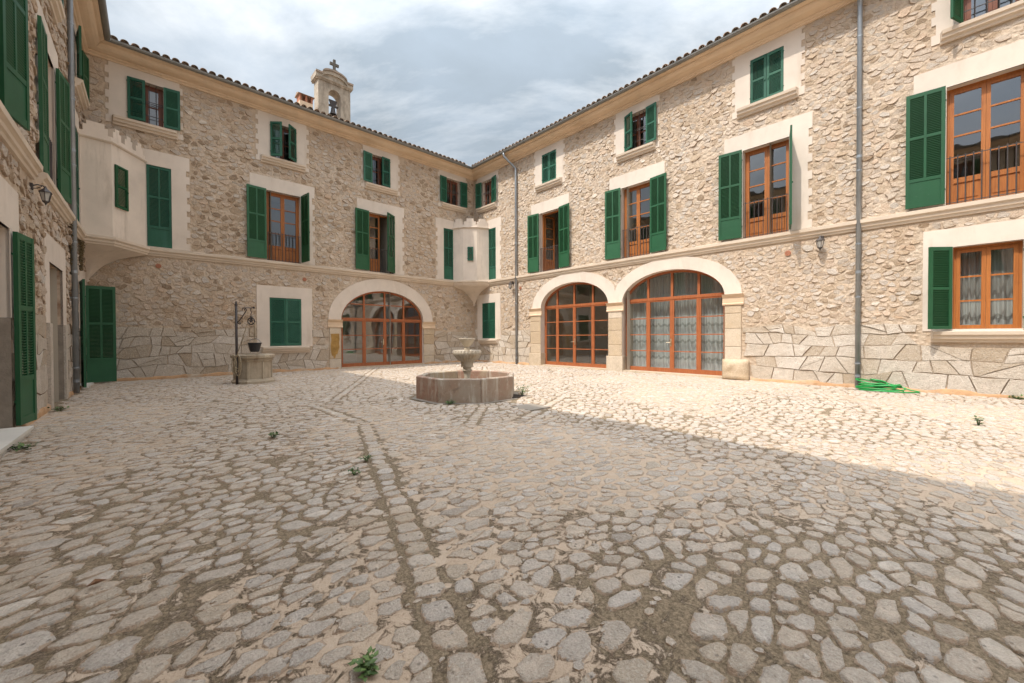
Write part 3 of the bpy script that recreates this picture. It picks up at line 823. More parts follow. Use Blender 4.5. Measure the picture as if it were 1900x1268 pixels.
    hd = MB(); hx = 0.0 - 0.028 * handle_side
    hd.box(hx - 0.018, hx + 0.018, y - 0.006, y + 0.003, 0.88, 1.12); hd.tube([(hx, y - 0.005, 1.0), (hx, y - 0.05, 1.0), (hx - 0.13 * handle_side, y - 0.05, 1.0)], 0.011, 6)
    hd.build('handle', M['brass'], door)
    th = MB(); th.box(-a + 0.005, a - 0.005, -0.05, setback + 0.1, -0.04, zb - 0.004); th.build('threshold', M['pier'], door)
    return door
def pier(W, u0, u1, ztop, bases=True, rough=False, proud=0.035, cap=0.07, d2=0.26):
    """stone jamb under an arch: stacked blocks, moulded capital, base"""
    p = empty('pier', (0, 0, 0), 0, W.root)
    W.keep(u0 - 0.02, u1 + 0.02, -0.6, ztop)
    z = 0.0; zc = ztop - 0.30; zb0 = 0.52 if bases else 0.0
    def block(x0, x1, y0, za, zb_, name='block', mat='pier'):
        b = MB(); b.tone = random.random(); e = 0.012
        b.box(x0, x1, y0 + e, d2, za, zb_)
        o = [(x0, y0 + e, za), (x1, y0 + e, za), (x1, y0 + e, zb_), (x0, y0 + e, zb_)]
        i = [(x0 + e, y0, za + e), (x1 - e, y0, za + e), (x1 - e, y0, zb_ - e), (x0 + e, y0, zb_ - e)]
        b.v = b.v[:8]; b.f = [q for q in b.f if q != (0, 1, 5, 4)]
        b.add(i, []); k = 8
        b.f += [(k, k + 1, k + 2, k + 3), (0, 1, k + 1, k), (1, 5, k + 2, k + 1), (5, 4, k + 3, k + 2), (4, 0, k, k + 3)]
        b.build(name, M[mat], p)
    if bases and not rough: block(u0 - 0.05, u1 + 0.05, -proud - 0.05, -0.04, zb0 - 0.002, 'base')
    elif rough: pass
    z = zb0
    hs = [0.38, 0.5, 0.42, 0.46, 0.4]; i = 0
    while z < zc - 0.05:
        zn = min(z + hs[i % 5], zc)
        if zc - zn < 0.15: zn = zc
        block(u0, u1, -proud, z + 0.003, zn - 0.003); z = zn; i += 1
    b = MB(); b.tone = 0.1
    prof = [(-0.02, zc), (proud + 0.02, zc), (proud + 0.03, zc + 0.04), (proud, zc + 0.06), (proud, ztop - 0.10), (proud + 0.02, ztop - 0.07), (proud + cap - 0.02, ztop - 0.03), (proud + cap, ztop), (-0.02, ztop)]
    b.extrude(prof, u0 - 0.06, u1 + 0.06, -0.0, -0.0); b.build('capital', M['moulding'], p)
    return p

# --- mouldings, roof ---------------------------------------------------------
CORN = [(0.0, 8.80), (0.05, 8.80), (0.06, 8.83), (0.10, 8.845), (0.12, 8.86), (0.12, 8.885), (0.19, 8.90), (0.27, 8.93), (0.33, 8.975), (0.355, 9.02), (0.355, 9.045), (0.40, 9.055), (0.45, 9.08), (0.45, 9.105), (0.0, 9.115)]
STRG = [(0.0, 3.575), (0.035, 3.58), (0.045, 3.625), (0.07, 3.64), (0.075, 3.69), (0.10, 3.715), (0.115, 3.725), (0.12, 3.79), (0.12, 3.80), (0.0, 3.828)]
def gutter_prof():
    pr = []; r = 0.068; cx = OVER - r; cz = 9.125
    for k in range(9):
        a = PI + PI * k / 8; pr.append((cx + r * math.cos(a), cz + r * math.sin(a)))
    pr += [(cx + r + 0.006, cz + 0.008), (cx + r - 0.012, cz + 0.008)]
    for k in range(8, -1, -1):
        a = PI + PI * k / 8; pr.append((cx + (r - 0.012) * math.cos(a), cz + (r - 0.012) * math.sin(a)))
    return pr
def cornice(W, u0, u1, k0, k1):
    b = MB(); b.extrude(CORN, u0, u1, k0, k1); b.build('cornice', M['moulding'], W.root)
    g = MB(); g.extrude(gutter_prof(), u0, u1, k0, k1)
    g.build('gutter', M['gutter'], W.root)
def string_course(W, u0, u1, k0=0.0, k1=0.0):
    b = MB(); b.extrude(STRG, u0, u1, k0, k1); b.build('string_course', M['string'], W.root)
TP = 0.212          # tile spacing along the eave
def tile_mesh(seed):
    r = random.Random(seed); b = MB(); b.tone = r.random()
    L, n = 0.45, 8; r0, r1 = 0.088, 0.072
    for (ra, rb, flip) in ((r0, r1, False), (r0 - 0.016, r1 - 0.014, True)):
        vs = [(ra * math.cos(PI * k / n), 0, ra * math.sin(PI * k / n)) for k in range(n + 1)] + [(rb * math.cos(PI * k / n), L, rb * math.sin(PI * k / n)) for k in range(n + 1)]
        fs = [(k, k + 1, n + 2 + k, n + 1 + k) for k in range(n)]
        b.add(vs, [tuple(reversed(f)) for f in fs] if not flip else fs)
    m = 2 * (n + 1)
    b.f += [(k, k + 1, m + k + 1, m + k) for k in range(n)]
    b.v = [(x, y, z * 0.82) for x, y, z in b.v]
    b.tone = 0.8; q = 0.07
    b.add([((r0 - 0.015) * math.cos(PI * k / n), q, 0.82 * (r0 - 0.015) * math.sin(PI * k / n)) for k in range(n + 1)], [tuple(range(n + 1))])
    return b.mesh('roof_tile', M['tile'], True)
TILES = [tile_mesh(i) for i in range(6)]
SLOPE = math.radians(17)
def roof(W, u0, u1, k0, k1, vis0, vis1, depth=6.0, tiles=True):
    y0, z0 = -OVER + 0.075, 9.155
    b = MB()
    dz = math.tan(SLOPE)
    # boarded roof plane with underside
    for t, fl in ((0.0, False), (-0.035, True)):
        q = [(u0 + k0 * -y0, y0, z0 + t), (u1 - k1 * -y0, y0, z0 + t), (u1 + k1 * depth * 1, depth, z0 + t + (depth - y0) * dz), (u0 - k0 * depth * 1, depth, z0 + t + (depth - y0) * dz)]
        b.add(q, [(0, 1, 2, 3)] if not fl else [(3, 2, 1, 0)])
    b.build('roof', M['tile'], W.root)
    if not tiles: return
    n0, n1 = int(math.ceil((vis0 + 0.0) / TP)), int(vis1 / TP)
    for i in range(n0, n1):
        u = i * TP
        o = obj('roof_tile', TILES[(i * 7 + i // 5) % 6], W.root, (u, y0 - 0.045 + random.uniform(-0.008, 0.008), z0 + 0.010))
        o.rotation_euler = (SLOPE, random.uniform(-0.04, 0.04), random.uniform(-0.03, 0.03))
    # channel tiles between, and the courses above, joined
    s = MB(); r_ = random.Random(3)
    for c in range(1, 4):
        for i in range(n0, n1):
            s.tone = r_.random(); u = i * TP; L = 0.40; n = 6
            ya = y0 + c * 0.36 - 0.04; za = z0 + 0.012 + (ya - y0) * dz
            vs = [(u + 0.082 * math.cos(PI * k / n), ya, za + 0.082 * math.sin(PI * k / n)) for k in range(n + 1)] + [(u + 0.07 * math.cos(PI * k / n), ya + L, za + L * dz + 0.07 * math.sin(PI * k / n)) for k in range(n + 1)]
            s.add(vs, [(k + 1, k, n + 1 + k, n + 2 + k) for k in range(n)])
    for i in range(n0, n1):
        s.tone = r_.random(); u = (i + 0.5) * TP; n = 5; ya = y0 - 0.075; yb = y0 + 1.2; za = z0 + 0.034
        vs = [(u + 0.085 * math.cos(PI + PI * k / n), yy, za + (yy - ya) * dz + 0.05 * math.sin(PI + PI * k / n)) for yy in (ya, yb) for k in range(n + 1)]
        s.add(vs, [(k, k + 1, n + 2 + k, n + 1 + k) for k in range(n)])
    o = s.build('tile_courses', M['tile'], W.root, smooth=True); o['kind'] = 'stuff'
def interior(W, u0, u1, depth=3.6):
    b = MB()
    b.quad((u0, depth, -0.02), (u1, depth, -0.02), (u1, depth, 9.2), (u0, depth, 9.2))
    for z in (-0.03, 3.62, 3.50, 7.0, 6.9, 9.16): b.quad((u0, 0.01, z), (u1, 0.01, z), (u1, depth, z), (u0, depth, z))
    nx = max(2, int((u1 - u0) / 3.75))
    for i in range(nx + 1):
        u = u0 + (u1 - u0) * i / nx
        b.quad((u, 0.012, -0.02), (u, depth, -0.02), (u, depth, 9.2), (u, 0.012, 9.2))
    b.build('interior', M['interior'], W.root)

# --- the mortar sheet and its stones ----------------------------------------
def wall_sheet(W, extra_keep=()):
    outer = rect(W.u0, W.u1, -0.3, W.ztop)
    b = MB(); b.plate([outer] + W.holes, 0.0, None)
    b.build('wall', M['mortar'], W.root)
def to_world(root, u, z):
    c, s = math.cos(root.rotation_euler.z), math.sin(root.rotation_euler.z)
    return np.stack([root.location.x + u * c, root.location.y + u * s, z], 1)
def constraint_planes(W, P, reach):
    drop = np.zeros(len(P), bool); hp = {}
    for (a, z0, b, z1) in W.rects:
        qx = np.clip(P[:, 0], a, b); qz = np.clip(P[:, 1], z0, z1)
        d = np.hypot(P[:, 0] - qx, P[:, 1] - qz)
        drop |= d < 0.035
        for i in np.where((d >= 0.035) & (d < reach))[0]:
            p = np.array([qx[i], qz[i]]); m = (p - P[i]) / d[i]; hp.setdefault(int(i), []).append((p, m))
    for (uc, zs, A, B) in W.ells:
        x, z = (P[:, 0] - uc) / A, (P[:, 1] - zs) / B
        k = np.hypot(x, z); ab = P[:, 1] > zs - 0.02
        drop |= ab & (k < 1.025)
        for i in np.where(ab & (k >= 1.025) & (k < 1 + reach / B))[0]:
            p = np.array([uc, zs]) + (P[i] - np.array([uc, zs])) / k[i]
            g = np.array([(p[0] - uc) / A ** 2, (p[1] - zs) / B ** 2]); m = -g / np.hypot(*g)
            hp.setdefault(int(i), []).append((p, m))
    return drop, hp
def rubble(W, u0, u1, zlow, z1, s=0.20, hmin=0.010, hmax=0.034, cover=0.86, seed=1, K=10, tiltamp=0.11, tonesd=0.17, darkshare=0.05, zone=None):
    global rng
    rng = np.random.default_rng(seed)
    sx, sz = s * 1.22, s * 0.82
    nx, nz = int((u1 - u0) / sx), int((z1 - 1.3) / sz)
    gx, gz = np.meshgrid(np.arange(nx), np.arange(nz), indexing='ij')
    P = np.stack([u0 + (gx + 0.5 + 0.5 * (gz % 2) + rng.uniform(-0.42, 0.42, gx.shape)) * sx, 1.3 + (gz + 0.5 + rng.uniform(-0.42, 0.42, gx.shape)) * sz], 2).reshape(-1, 2)
    thin = np.array([0.16 + 0.55 * max(0.0, noise.noise((p[0] * 0.9, p[1] * 0.9, seed * 1.7))) for p in P])
    keep = rng.random(len(P)) > thin
    P = P[keep]
    P = P[(P[:, 1] > zlow(P[:, 0]) + 0.03) & (P[:, 0] < u1 - 0.02) & (P[:, 0] > u0 + 0.02)]
    drop, hp = constraint_planes(W, P, 0.3)
    # edges of the field
    for i, p in enumerate(P):
        zl = zlow(p[0])
        if p[1] - zl < 0.25: hp.setdefault(i, []).append((np.array([p[0], zl + 0.01]), np.array([0, -1.0])))
        for ue, sgn in ((u0, -1.0), (u1, 1.0)):
            if abs(p[0] - ue) < 0.3: hp.setdefault(i, []).append((np.array([ue - sgn * 0.03, p[1]]), np.array([sgn, 0.0])))
    A = np.zeros((len(P), 2, 2)); A[:, 0, 0] = 1 / 1.22; A[:, 1, 1] = 1 / 0.82
    r, D = radial_cells(P, K, A, hp)
    keep = (~drop) & (r.min(1) > 0.012)
    P, r, D = P[keep], r[keep], D[keep]
    n = len(P)
    cov = np.clip(rng.normal(cover, 0.08, n), 0.55, 0.97)[:, None]
    r = np.minimum(r, 0.20) * np.minimum(cov * (1 + rng.normal(0, 0.13, r.shape)), 0.985)
    pts = P[:, None, :] + D * r[:, :, None]
    h = rng.uniform(hmin, hmax, n) * np.clip(r.mean(1) / 0.08, 0.5, 1.4)
    tone = np.clip(rng.normal(0.52, tonesd, n), 0, 1); tone[rng.random(n) < darkshare] = rng.uniform(0, 0.12)
    if zone:
        a_ = (P[:, 0] > zone[0]) & (P[:, 0] < zone[1]) & (P[:, 1] > zone[2]) & (P[:, 1] < zone[3]) & (rng.random(n) < 0.55)
        tone[a_] = np.clip(tone[a_] - rng.uniform(0.15, 0.5, int(a_.sum())), 0, 1)
    tilt = rng.normal(0, tiltamp, (n, 2)); tilt[:, 1] -= tiltamp * 0.5
    def map3(p, z):
        off = np.einsum('nki,ni->nk', p - P[:, None, :], tilt)
        return np.stack([p[..., 0], -(np.where(z > 0, np.maximum(z + off, -0.005), z)), p[..., 1]], -1)
    v, f = stone_arrays(P, pts, h, 0.012, 0.25, map3, tone)
    Pw = to_world(W.root, P[:, 0], P[:, 1])
    nrm = np.array([math.sin(W.root.rotation_euler.z), -math.cos(W.root.rotation_euler.z), 0])
    dv = Pw - np.array(CAM); cs = np.abs(dv @ nrm) / np.linalg.norm(dv, axis=1)
    single = pick_largest(Pw, r.mean(1) ** 2, cs, 300)
    emit_stones(v, f, tone, 'rubble_stone', M['rubble'], W.root, single, 'rubble_stones', smooth=False)
def clip_poly(poly, p, m):
    out = []
    for i in range(len(poly)):
        a, b = poly[i], poly[(i + 1) % len(poly)]
        da = (a[0] - p[0]) * m[0] + (a[1] - p[1]) * m[1]; db = (b[0] - p[0]) * m[0] + (b[1] - p[1]) * m[1]
        if da <= 0: out.append(a)
        if da * db < 0:
            t = da / (da - db); out.append((a[0] + (b[0] - a[0]) * t, a[1] + (b[1] - a[1]) * t))
    return out
def ashlar(W, u0, u1, ztop, sx=0.45, sz=0.33, seed=5, limit=300):
    R_ = np.random.default_rng(seed)
    hs = np.array([0.37, 0.32, 0.29, 0.27, 0.25, 0.23]); zb = np.concatenate([[0.0], np.cumsum(hs)])
    def zrow(j, u):
        if j <= 0: return -0.01
        return zb[j] + 0.14 * noise.noise((u * 0.9, j * 3.7 + seed, 0.0)) + 0.05 * noise.noise((u * 2.6, j * 5.1 + seed, 2.0))
    cand = []
    for j in range(len(hs)):
        u = u0 - R_.uniform(0, 0.4); sl = R_.uniform(-0.05, 0.05)
        while u < u1:
            wd = sx * R_.choice([0.55, 0.75, 0.95, 1.15, 1.5]) * R_.uniform(0.85, 1.15); un = u + wd; sn = R_.uniform(-0.11, 0.11)
            ub, ut = u - sl, u + sl; nb_, nt_ = un - sn, un + sn
            poly = [(ub, zrow(j, ub)), ((ub + nb_) / 2, zrow(j, (ub + nb_) / 2)), (nb_, zrow(j, nb_)), (nt_, zrow(j + 1, nt_)), ((ut + nt_) / 2, zrow(j + 1, (ut + nt_) / 2)), (ut, zrow(j + 1, ut))]
            c = np.array([u + wd / 2, (zb[j] + zb[j + 1]) / 2]); k = R_.random()
            if k < 0.24 and wd > 0.35:
                m = np.array([R_.uniform(-0.6, 0.6), 1.0]); cand += [clip_poly(poly, c, m), clip_poly(poly, c, -m)]
            elif k < 0.46 and wd > 0.42:
                m = np.array([1.0, R_.uniform(-0.9, 0.9)]); cand += [clip_poly(poly, c, m), clip_poly(poly, c, -m)]
            else: cand.append(poly)
            u, sl = un, sn
    P = np.array([[sum(p[0] for p in q) / len(q), sum(p[1] for p in q) / len(q)] for q in cand])
    drop, hp = constraint_planes(W, P, 0.9)
    items = []
    for i, poly in enumerate(cand):
        if drop[i] or P[i, 0] < u0 or P[i, 0] > u1: continue
        zt = ztop(P[i, 0]) - 0.012
        if P[i, 1] > zt - 0.05: continue
        for p, m in hp.get(i, []):
            if len(poly) >= 3: poly = clip_poly(poly, p - m * 0.006, m)
        for p, m in (((0, zt + R_.uniform(-0.05, 0.03)), (R_.uniform(-0.1, 0.1), 1)), ((0, 0.0), (0, -1)), ((u0 + 0.005, 0), (-1, 0)), ((u1 - 0.005, 0), (1, 0))):
            if len(poly) >= 3: poly = clip_poly(poly, (P[i, 0] if p[0] == 0 else p[0], p[1]), m)
        if len(poly) < 3: continue
        q = [poly[0]]
        for p in poly[1:]:
            if math.hypot(p[0] - q[-1][0], p[1] - q[-1][1]) > 0.02: q.append(p)
        if math.hypot(q[0][0] - q[-1][0], q[0][1] - q[-1][1]) < 0.02: q.pop()
        if len(q) < 3: continue
        ar = 0.5 * abs(sum(q[k][0] * q[(k + 1) % len(q)][1] - q[(k + 1) % len(q)][0] * q[k][1] for k in range(len(q))))
        if ar < 0.008: continue
        items.append((q, ar, P[i]))
    C = np.array([it[2] for it in items]); ar = np.array([it[1] for it in items])
    Pw = to_world(W.root, C[:, 0], C[:, 1])
    order = set(pick_largest(Pw, ar, np.ones(len(ar)), limit).tolist())
    rest = MB()
    for i, (q, a_, c) in enumerate(items):
        cx = sum(p[0] for p in q) / len(q); cz = sum(p[1] for p in q) / len(q)
        b = MB() if i in order else rest
        b.tone = float(np.clip(R_.normal(0.5, 0.28), 0, 1))
        # break long edges so that the outline is not ruler-straight
        qq = []
        for k in range(len(q)):
            p0, p1 = q[k], q[(k + 1) % len(q)]
            qq.append(p0)
            if math.hypot(p1[0] - p0[0], p1[1] - p0[1]) > 0.14:
                t = R_.uniform(0.35, 0.65); nx_, nz_ = p1[1] - p0[1], p0[0] - p1[0]; l = math.hypot(nx_, nz_)
                d = R_.uniform(-0.007, 0.003)
                qq.append((p0[0] + (p1[0] - p0[0]) * t + nx_ / l * d, p0[1] + (p1[1] - p0[1]) * t + nz_ / l * d))
        q = qq; n = len(q); proud = R_.uniform(0.008, 0.034)
        def ring(ins, y, jit=0.0):
            o = []
            for p in q:
                dx_, dz_ = cx - p[0], cz - p[1]; l = math.hypot(dx_, dz_); k = min(0.45, ins / max(l, 1e-4))
                o.append((p[0] + dx_ * k, y + R_.uniform(-jit, jit), p[1] + dz_ * k))
            return o
        vs = ring(0.004, 0.012) + ring(0.007, -proud * 0.75, 0.002) + ring(0.014, -proud, 0.004)
        fs = [(k, (k + 1) % n, n + (k + 1) % n, n + k) for k in range(n)] + [(n + k, n + (k + 1) % n, 2 * n + (k + 1) % n, 2 * n + k) for k in range(n)]
        vs.append((cx, -proud - R_.uniform(-0.004, 0.006), cz))
        fs += [(2 * n + k, 2 * n + (k + 1) % n, 3 * n) for k in range(n)]
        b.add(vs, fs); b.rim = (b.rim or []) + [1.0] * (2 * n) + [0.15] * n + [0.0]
        if i in order: b.build('ashlar_block', M['ashlar'], W.root)
    if rest.v: rest.build('ashlar_blocks', M['ashlar'], W.root)['kind'] = 'stuff'
def wavy(base, amp, seed):
    def f(u):
        u = np.asarray(u, dtype=float)
        return base + amp * (np.sin(u * 2.1 + seed) * 0.5 + np.sin(u * 5.3 + seed * 2.3) * 0.35 + np.sin(u * 0.7 + seed) * 0.4)
    return f
def skirting(W, u0, u1, gaps):
    segs = []; u = u0
    for a, b in sorted(gaps) + [(u1, u1)]:
        if a > u: segs.append((u, a))
        u = max(u, b)
    r = random.Random(4)
    for s0, s1 in segs:
        b = MB()
        n = max(2, int((s1 - s0) / 0.12)); vs = []
        for i in range(n + 1):
            u = s0 + (s1 - s0) * i / n; hgt = 0.05 + 0.10 * abs(noise.noise((u * 1.3, 2.0, 0))) + r.uniform(0, 0.02); o = 0.05 + 0.06 * abs(noise.noise((u * 2.1, 7.0, 0)))
            vs += [(u, -o, -0.03), (u, -o * 0.7, 0.022), (u, -0.041, hgt * 0.8), (u, 0.0, hgt + 0.02)]
        b.add(vs, [(4 * i + k, 4 * (i + 1) + k, 4 * (i + 1) + k + 1, 4 * i + k + 1) for i in range(n) for k in range(3)])
        b.build('mortar_fillet', M['skirt'], W.root, smooth=True)
def vent(W, u, z):
    b = MB(); n = 10
    for k in range(n):
        a = 2 * PI * k / n; c = (u + 0.052 * math.cos(a), z + 0.052 * math.sin(a))
        b.add([(c[0] + 0.019 * math.cos(2 * PI * j / 6), -0.030, c[1] + 0.019 * math.sin(2 * PI * j / 6)) for j in range(6)], [tuple(range(6))])
    b.add([(u + 0.062 * math.cos(2 * PI * j / 16), -0.024, z + 0.062 * math.sin(2 * PI * j / 16)) for j in range(16)] + [(u + 0.066 * math.cos(2 * PI * j / 16), 0.004, z + 0.066 * math.sin(2 * PI * j / 16)) for j in range(16)],
          [tuple(range(16))] + [(j, 16 + j, 16 + (j + 1) % 16, (j + 1) % 16) for j in range(16)])
    b.add([(u + 0.02 * math.cos(2 * PI * j / 8), -0.036, z + 0.02 * math.sin(2 * PI * j / 8)) for j in range(8)], [tuple(range(8))])
    o = b.build('vent_rosette', M['terracotta'], W.root)
    W.keep(u - 0.07, u + 0.07, z - 0.07, z + 0.07)

exec_order = []
# ================================================================== RIGHT WING (sunlit)
RW = Wing(wing_right, 0.0, 25.1)
top_window(RW, 1.04, 172, 168)
top_window(RW, 4.90, 0, 0)
top_window(RW, 8.71, 22, 172)
top_window(RW, 12.45, 0, 0)
top_window(RW, 16.23, 112, 172, matk='green')
top_window(RW, 20.0, 170, 170)
tall_window(RW, 4.91, 174, 172, inner='open')
tall_window(RW, 8.70, 174, 173)
tall_window(RW, 12.43, 173, 104)
tall_window(RW, 16.16, 174, 172)
tall_window(RW, 19.9, 174, 172)
blind_shutter(RW, 1.09, 1.64, 3.86, 6.22, 'tall', 'greenold', 0.95, 2.00, 3.832, 6.63, teeth=(False, True))
blind_shutter(RW, 0.63, 1.58, 1.12, 2.79, 'small', 'greenold', 0.25, 1.95, 1.08, 3.19, two=True, sill=0.69)
# big ground-floor window at the right edge of the view
z0, z1, w = 1.32, 2.97, 0.88
g3 = reveal(RW, 16.18, w, z0, z1, 0.26, M['plaster'])
b = MB(); b.plate([rect(-0.86, 0.86, z0 - 0.04 - z0, 3.35 - z0), rect(-w / 2, w / 2, 0, z1 - z0)], -0.016, 0.02); b.build('surround', M['plaster'], g3)
RW.keep(15.31, 17.05, 1.05, 3.36)
add_sill(g3, 0.74, -0.265); glazed(g3, w, z1 - z0, 0.13, 3, 0.0, M['wood'])
add_shutter(g3, 0.44, z1 - z0, 'small', 'l', 135, -w / 2, 0, -0.02, M['green']); add_shutter(g3, 0.44, z1 - z0, 'small', 'r', 170, w / 2, 0, -0.02, M['green'])
# the two arches
A1u, A2u = 6.05, 9.83
arch_door(RW, A1u, 1.60, 0.90, 2.35, 2.08, 1.27, 0.20, [-1.6, -0.92, -0.07, 0.79, 1.6], 4, 1, M['woodred'], ucr=7.93 - A1u)
arch_door(RW, A2u, 1.62, 0.90, 2.35, 2.06, 1.27, 0.20, [-1.62, -0.80, 0.0, 0.82, 1.62], 4, 1, M['woodred'], ucl=7.93 - A2u)
pier(RW, 3.86, 4.44, 2.348); pier(RW, 7.66, 8.20, 2.348)
pr = pier(RW, 11.46, 11.88, 2.348, rough=True)
# rough boulder base of the right-hand pier
b = MB(); b.tone = 0.2
nu, nv = 10, 8; vs = []
for i in range(nu + 1):
    for j in range(nv + 1):
        a = i / nu; c = j / nv; edge = min(a, 1 - a, c, 1 - c) * 6
        vs.append((11.42 + 0.66 * a, -0.035 - 0.15 * min(1, edge + 0.25) ** 0.5 * (1 + 0.35 * noise.noise((a * 4, c * 4, 3))), -0.03 + 0.58 * c))
b.add(vs, [(i * (nv + 1) + j, (i + 1) * (nv + 1) + j, (i + 1) * (nv + 1) + j + 1, i * (nv + 1) + j + 1) for i in range(nu) for j in range(nv)])
n0 = len(b.v); m = nv + 1
edge = [i * m for i in range(nu + 1)] + [nu * m + j for j in range(1, nv + 1)] + [i * m + nv for i in range(nu - 1, -1, -1)] + [j for j in range(nv - 1, 0, -1)]
b.add([(b.v[i][0], 0.02, b.v[i][2]) for i in edge], [])
for k in range(len(edge)):
    b.f.append((edge[(k + 1) % len(edge)], edge[k], n0 + k, n0 + (k + 1) % len(edge)))
bb = b.build('base', M['pier'], pr, smooth=True); bb['label'] = 'rough weathered boulder base'
RW.keep(11.40, 12.10, -0.5, 0.57)
for u, z in ((3.25, 3.28), (12.94, 3.28), (15.0, 8.6)): vent(RW, u, z)
cornice(RW, 0.0, 25.1, 1.0, 0.0); string_course(RW, 1.10, 25.1)
roof(RW, 0.0, 25.1, 1.0, 0.0, 0.62, 15.2)
wall_sheet(RW); interior(RW, 0.05, 25.0)
RW.keep(-1, 30, 3.55, 3.83); RW.keep(-1, 30, 8.79, 9.5)
zR = wavy(1.52, 0.07, 1.0)
rubble(RW, 0.0, 19.0, zR, 8.85, s=0.130, seed=21, hmin=0.003, hmax=0.011, cover=0.92, tiltamp=0.11, tonesd=0.24, darkshare=0.04)
ashlar(RW, 0.0, 19.0, lambda u: float(zR(u)), seed=6)
skirting(RW, 0.0, 20.0, [(3.8, 12.1)])

# ================================================================== BACK WING (in shade)
LW = Wing(wing_back, LX0, XR)
top_window(LW, 0.20, 8.5, 173); top_window(LW, 3.715, 40, 42); top_window(LW, 7.26, 172, 9); top_window(LW, 10.78, 172, 174)
tall_window(LW, 3.71, 174, 98); tall_window(LW, 7.265, 174, 36, inner='half')
blind_shutter(LW, 0.185, 0.735, 3.85, 6.20, 'tall', 'greenold', 0.05, 1.16, 3.832, 6.63, teeth=(False, True))
blind_shutter(LW, 10.25, 10.79, 3.86, 6.20, 'tall', 'greenold', 9.83, 10.95, 3.832, 6.60, teeth=(True, False))
blind_shutter(LW, 3.245, 4.235, 0.905, 2.57, 'small', 'greenold', 2.87, 4.595, 0.88, 2.965, two=True, sill=0.76)
arch_door(LW, 7.39, 1.77, 1.21, 1.87, 2.24, 1.70, 0.10, [-1.77, -0.83, 0.04, 0.89, 1.77], 3, 2, M['woodred'], zb=0.05)
p1 = pier(LW, 5.19, 5.61, 1.868, bases=False); pier(LW, 9.17, 9.70, 1.868, bases=False)
b = MB(); b.plate([[(5.235, 1.33), (5.25, 1.1), (5.225, 0.85), (5.24, 0.62), (5.27, 0.50), (5.31, 0.52), (5.34, 0.40), (5.39, 0.44), (5.41, 0.55), (5.47, 0.58), (5.50, 0.70), (5.54, 0.82), (5.525, 1.0), (5.545, 1.15), (5.53, 1.34)]], -0.043, 0.0); o = b.build('ochre_patch', M['ochre'], p1)
for u, z in ((0.42, 3.3), (4.35, 3.28)): vent(LW, u, z)
cornice(LW, LX0, XR, 1.0, 1.0); string_course(LW, LX0 + 1.18, XR - 1.12)
roof(LW, LX0, XR, 1.0, 1.0, LX0 + 0.6, XR - 0.62)
wall_sheet(LW); interior(LW, LX0 + 0.05, XR - 0.05)
LW.keep(-3, 30, 3.55, 3.83); LW.keep(-3, 30, 8.79, 9.5)
zL = wavy(1.52, 0.06, 2.2)
rubble(LW, LX0, XR, zL, 8.85, s=0.150, seed=33, hmin=0.004, hmax=0.015, cover=0.91, tiltamp=0.10, tonesd=0.24, darkshare=0.07, zone=(1.0, 3.3, 3.9, 7.4))
ashlar(LW, LX0, XR, lambda u: float(zL(u)), sx=0.43, sz=0.32, seed=9)
skirting(LW, LX0, XR, [(5.5, 9.2)])

# ================================================================== LEFT WING (edge-on, in shade)
WW = Wing(wing_left, -9.6, WLEN)
top_window(WW, 14.56, 168, 168, matk='green')
for u in (10.70, 6.90, 3.2, -0.5): top_window(WW, u, 172, 172, matk='green')
tall_window(WW, 10.70, 179, 172); tall_window(WW, 6.90, 172, 169); tall_window(WW, 3.2, 172, 172); tall_window(WW, -0.5, 172, 172)
blind_shutter(WW, 13.94, 14.49, 3.86, 6.22, 'tall', 'greenold', 13.55, 14.60, 3.832, 6.63, teeth=(True, False))
# first doorway with open louvred door leaf, plaster above and grey dado below
def doorway(uc, w, ztop, depth, pu0, pu1, pz1, name='doorway', jamb='plaster', dado=1.46):
    z0 = 0.02
    b = MB(); x0, x1 = -w / 2, w / 2
    for za, zb_, mt in ((z0, dado, 'dado'), (dado, ztop, jamb)):
        pass
    b.quad((x0, -0.012, dado), (x0, depth, dado), (x0, depth, ztop), (x0, -0.012, ztop)); b.quad((x1, depth, dado), (x1, -0.012, dado), (x1, -0.012, ztop), (x1, depth, ztop))
    b.quad((x0, -0.012, ztop), (x0, depth, ztop), (x1, depth, ztop), (x1, -0.012, ztop))
    b.quad((x0, depth, 0), (x1, depth, 0), (x1, depth, ztop), (x0, depth, ztop))
    d = b.build(name, M[jamb], WW.root, loc=(uc, 0, 0))
    c = MB(); e = 0.004
    c.quad((x0 + e, -0.012, -0.03), (x0 + e, depth, -0.03), (x0 + e, depth, dado), (x0 + e, -0.012, dado)); c.build('dado', M['dado'], d); c = MB(); c.quad((x1 - e, depth, -0.03), (x1 - e, -0.012, -0.03), (x1 - e, -0.012, dado), (x1 - e, depth, dado))
    c.build('dado', M['dado'], d)
    WW.hole_rect(uc - w / 2, uc + w / 2, -0.05, ztop)
    s = MB(); s.plate([[(pu0 - uc, dado), (x0, dado), (x0, ztop), (x1, ztop), (x1, dado), (pu1 - uc, dado), (pu1 - uc, pz1), (pu0 - uc, pz1)]], -0.018, 0.02); s.build('surround', M['plaster'], d)
    WW.keep(pu0, pu1, dado, pz1); WW.keep(uc - w / 2 - 0.01, uc + w / 2 + 0.01, -0.5, ztop)
    return d
d1 = doorway(7.38, 1.06, 2.57, 0.55, 6.4, 8.38, 3.12)
add_shutter(d1, 0.46, 2.44, 'tall', 'r', 171, 0.54, 0.10, -0.03, M['green'])
d2 = doorway(11.13, 1.36, 2.52, 0.40, 10.05, 12.18, 2.98, jamb='peeling')
d2['label'] = 'walled-up doorway with peeling brown plaster'
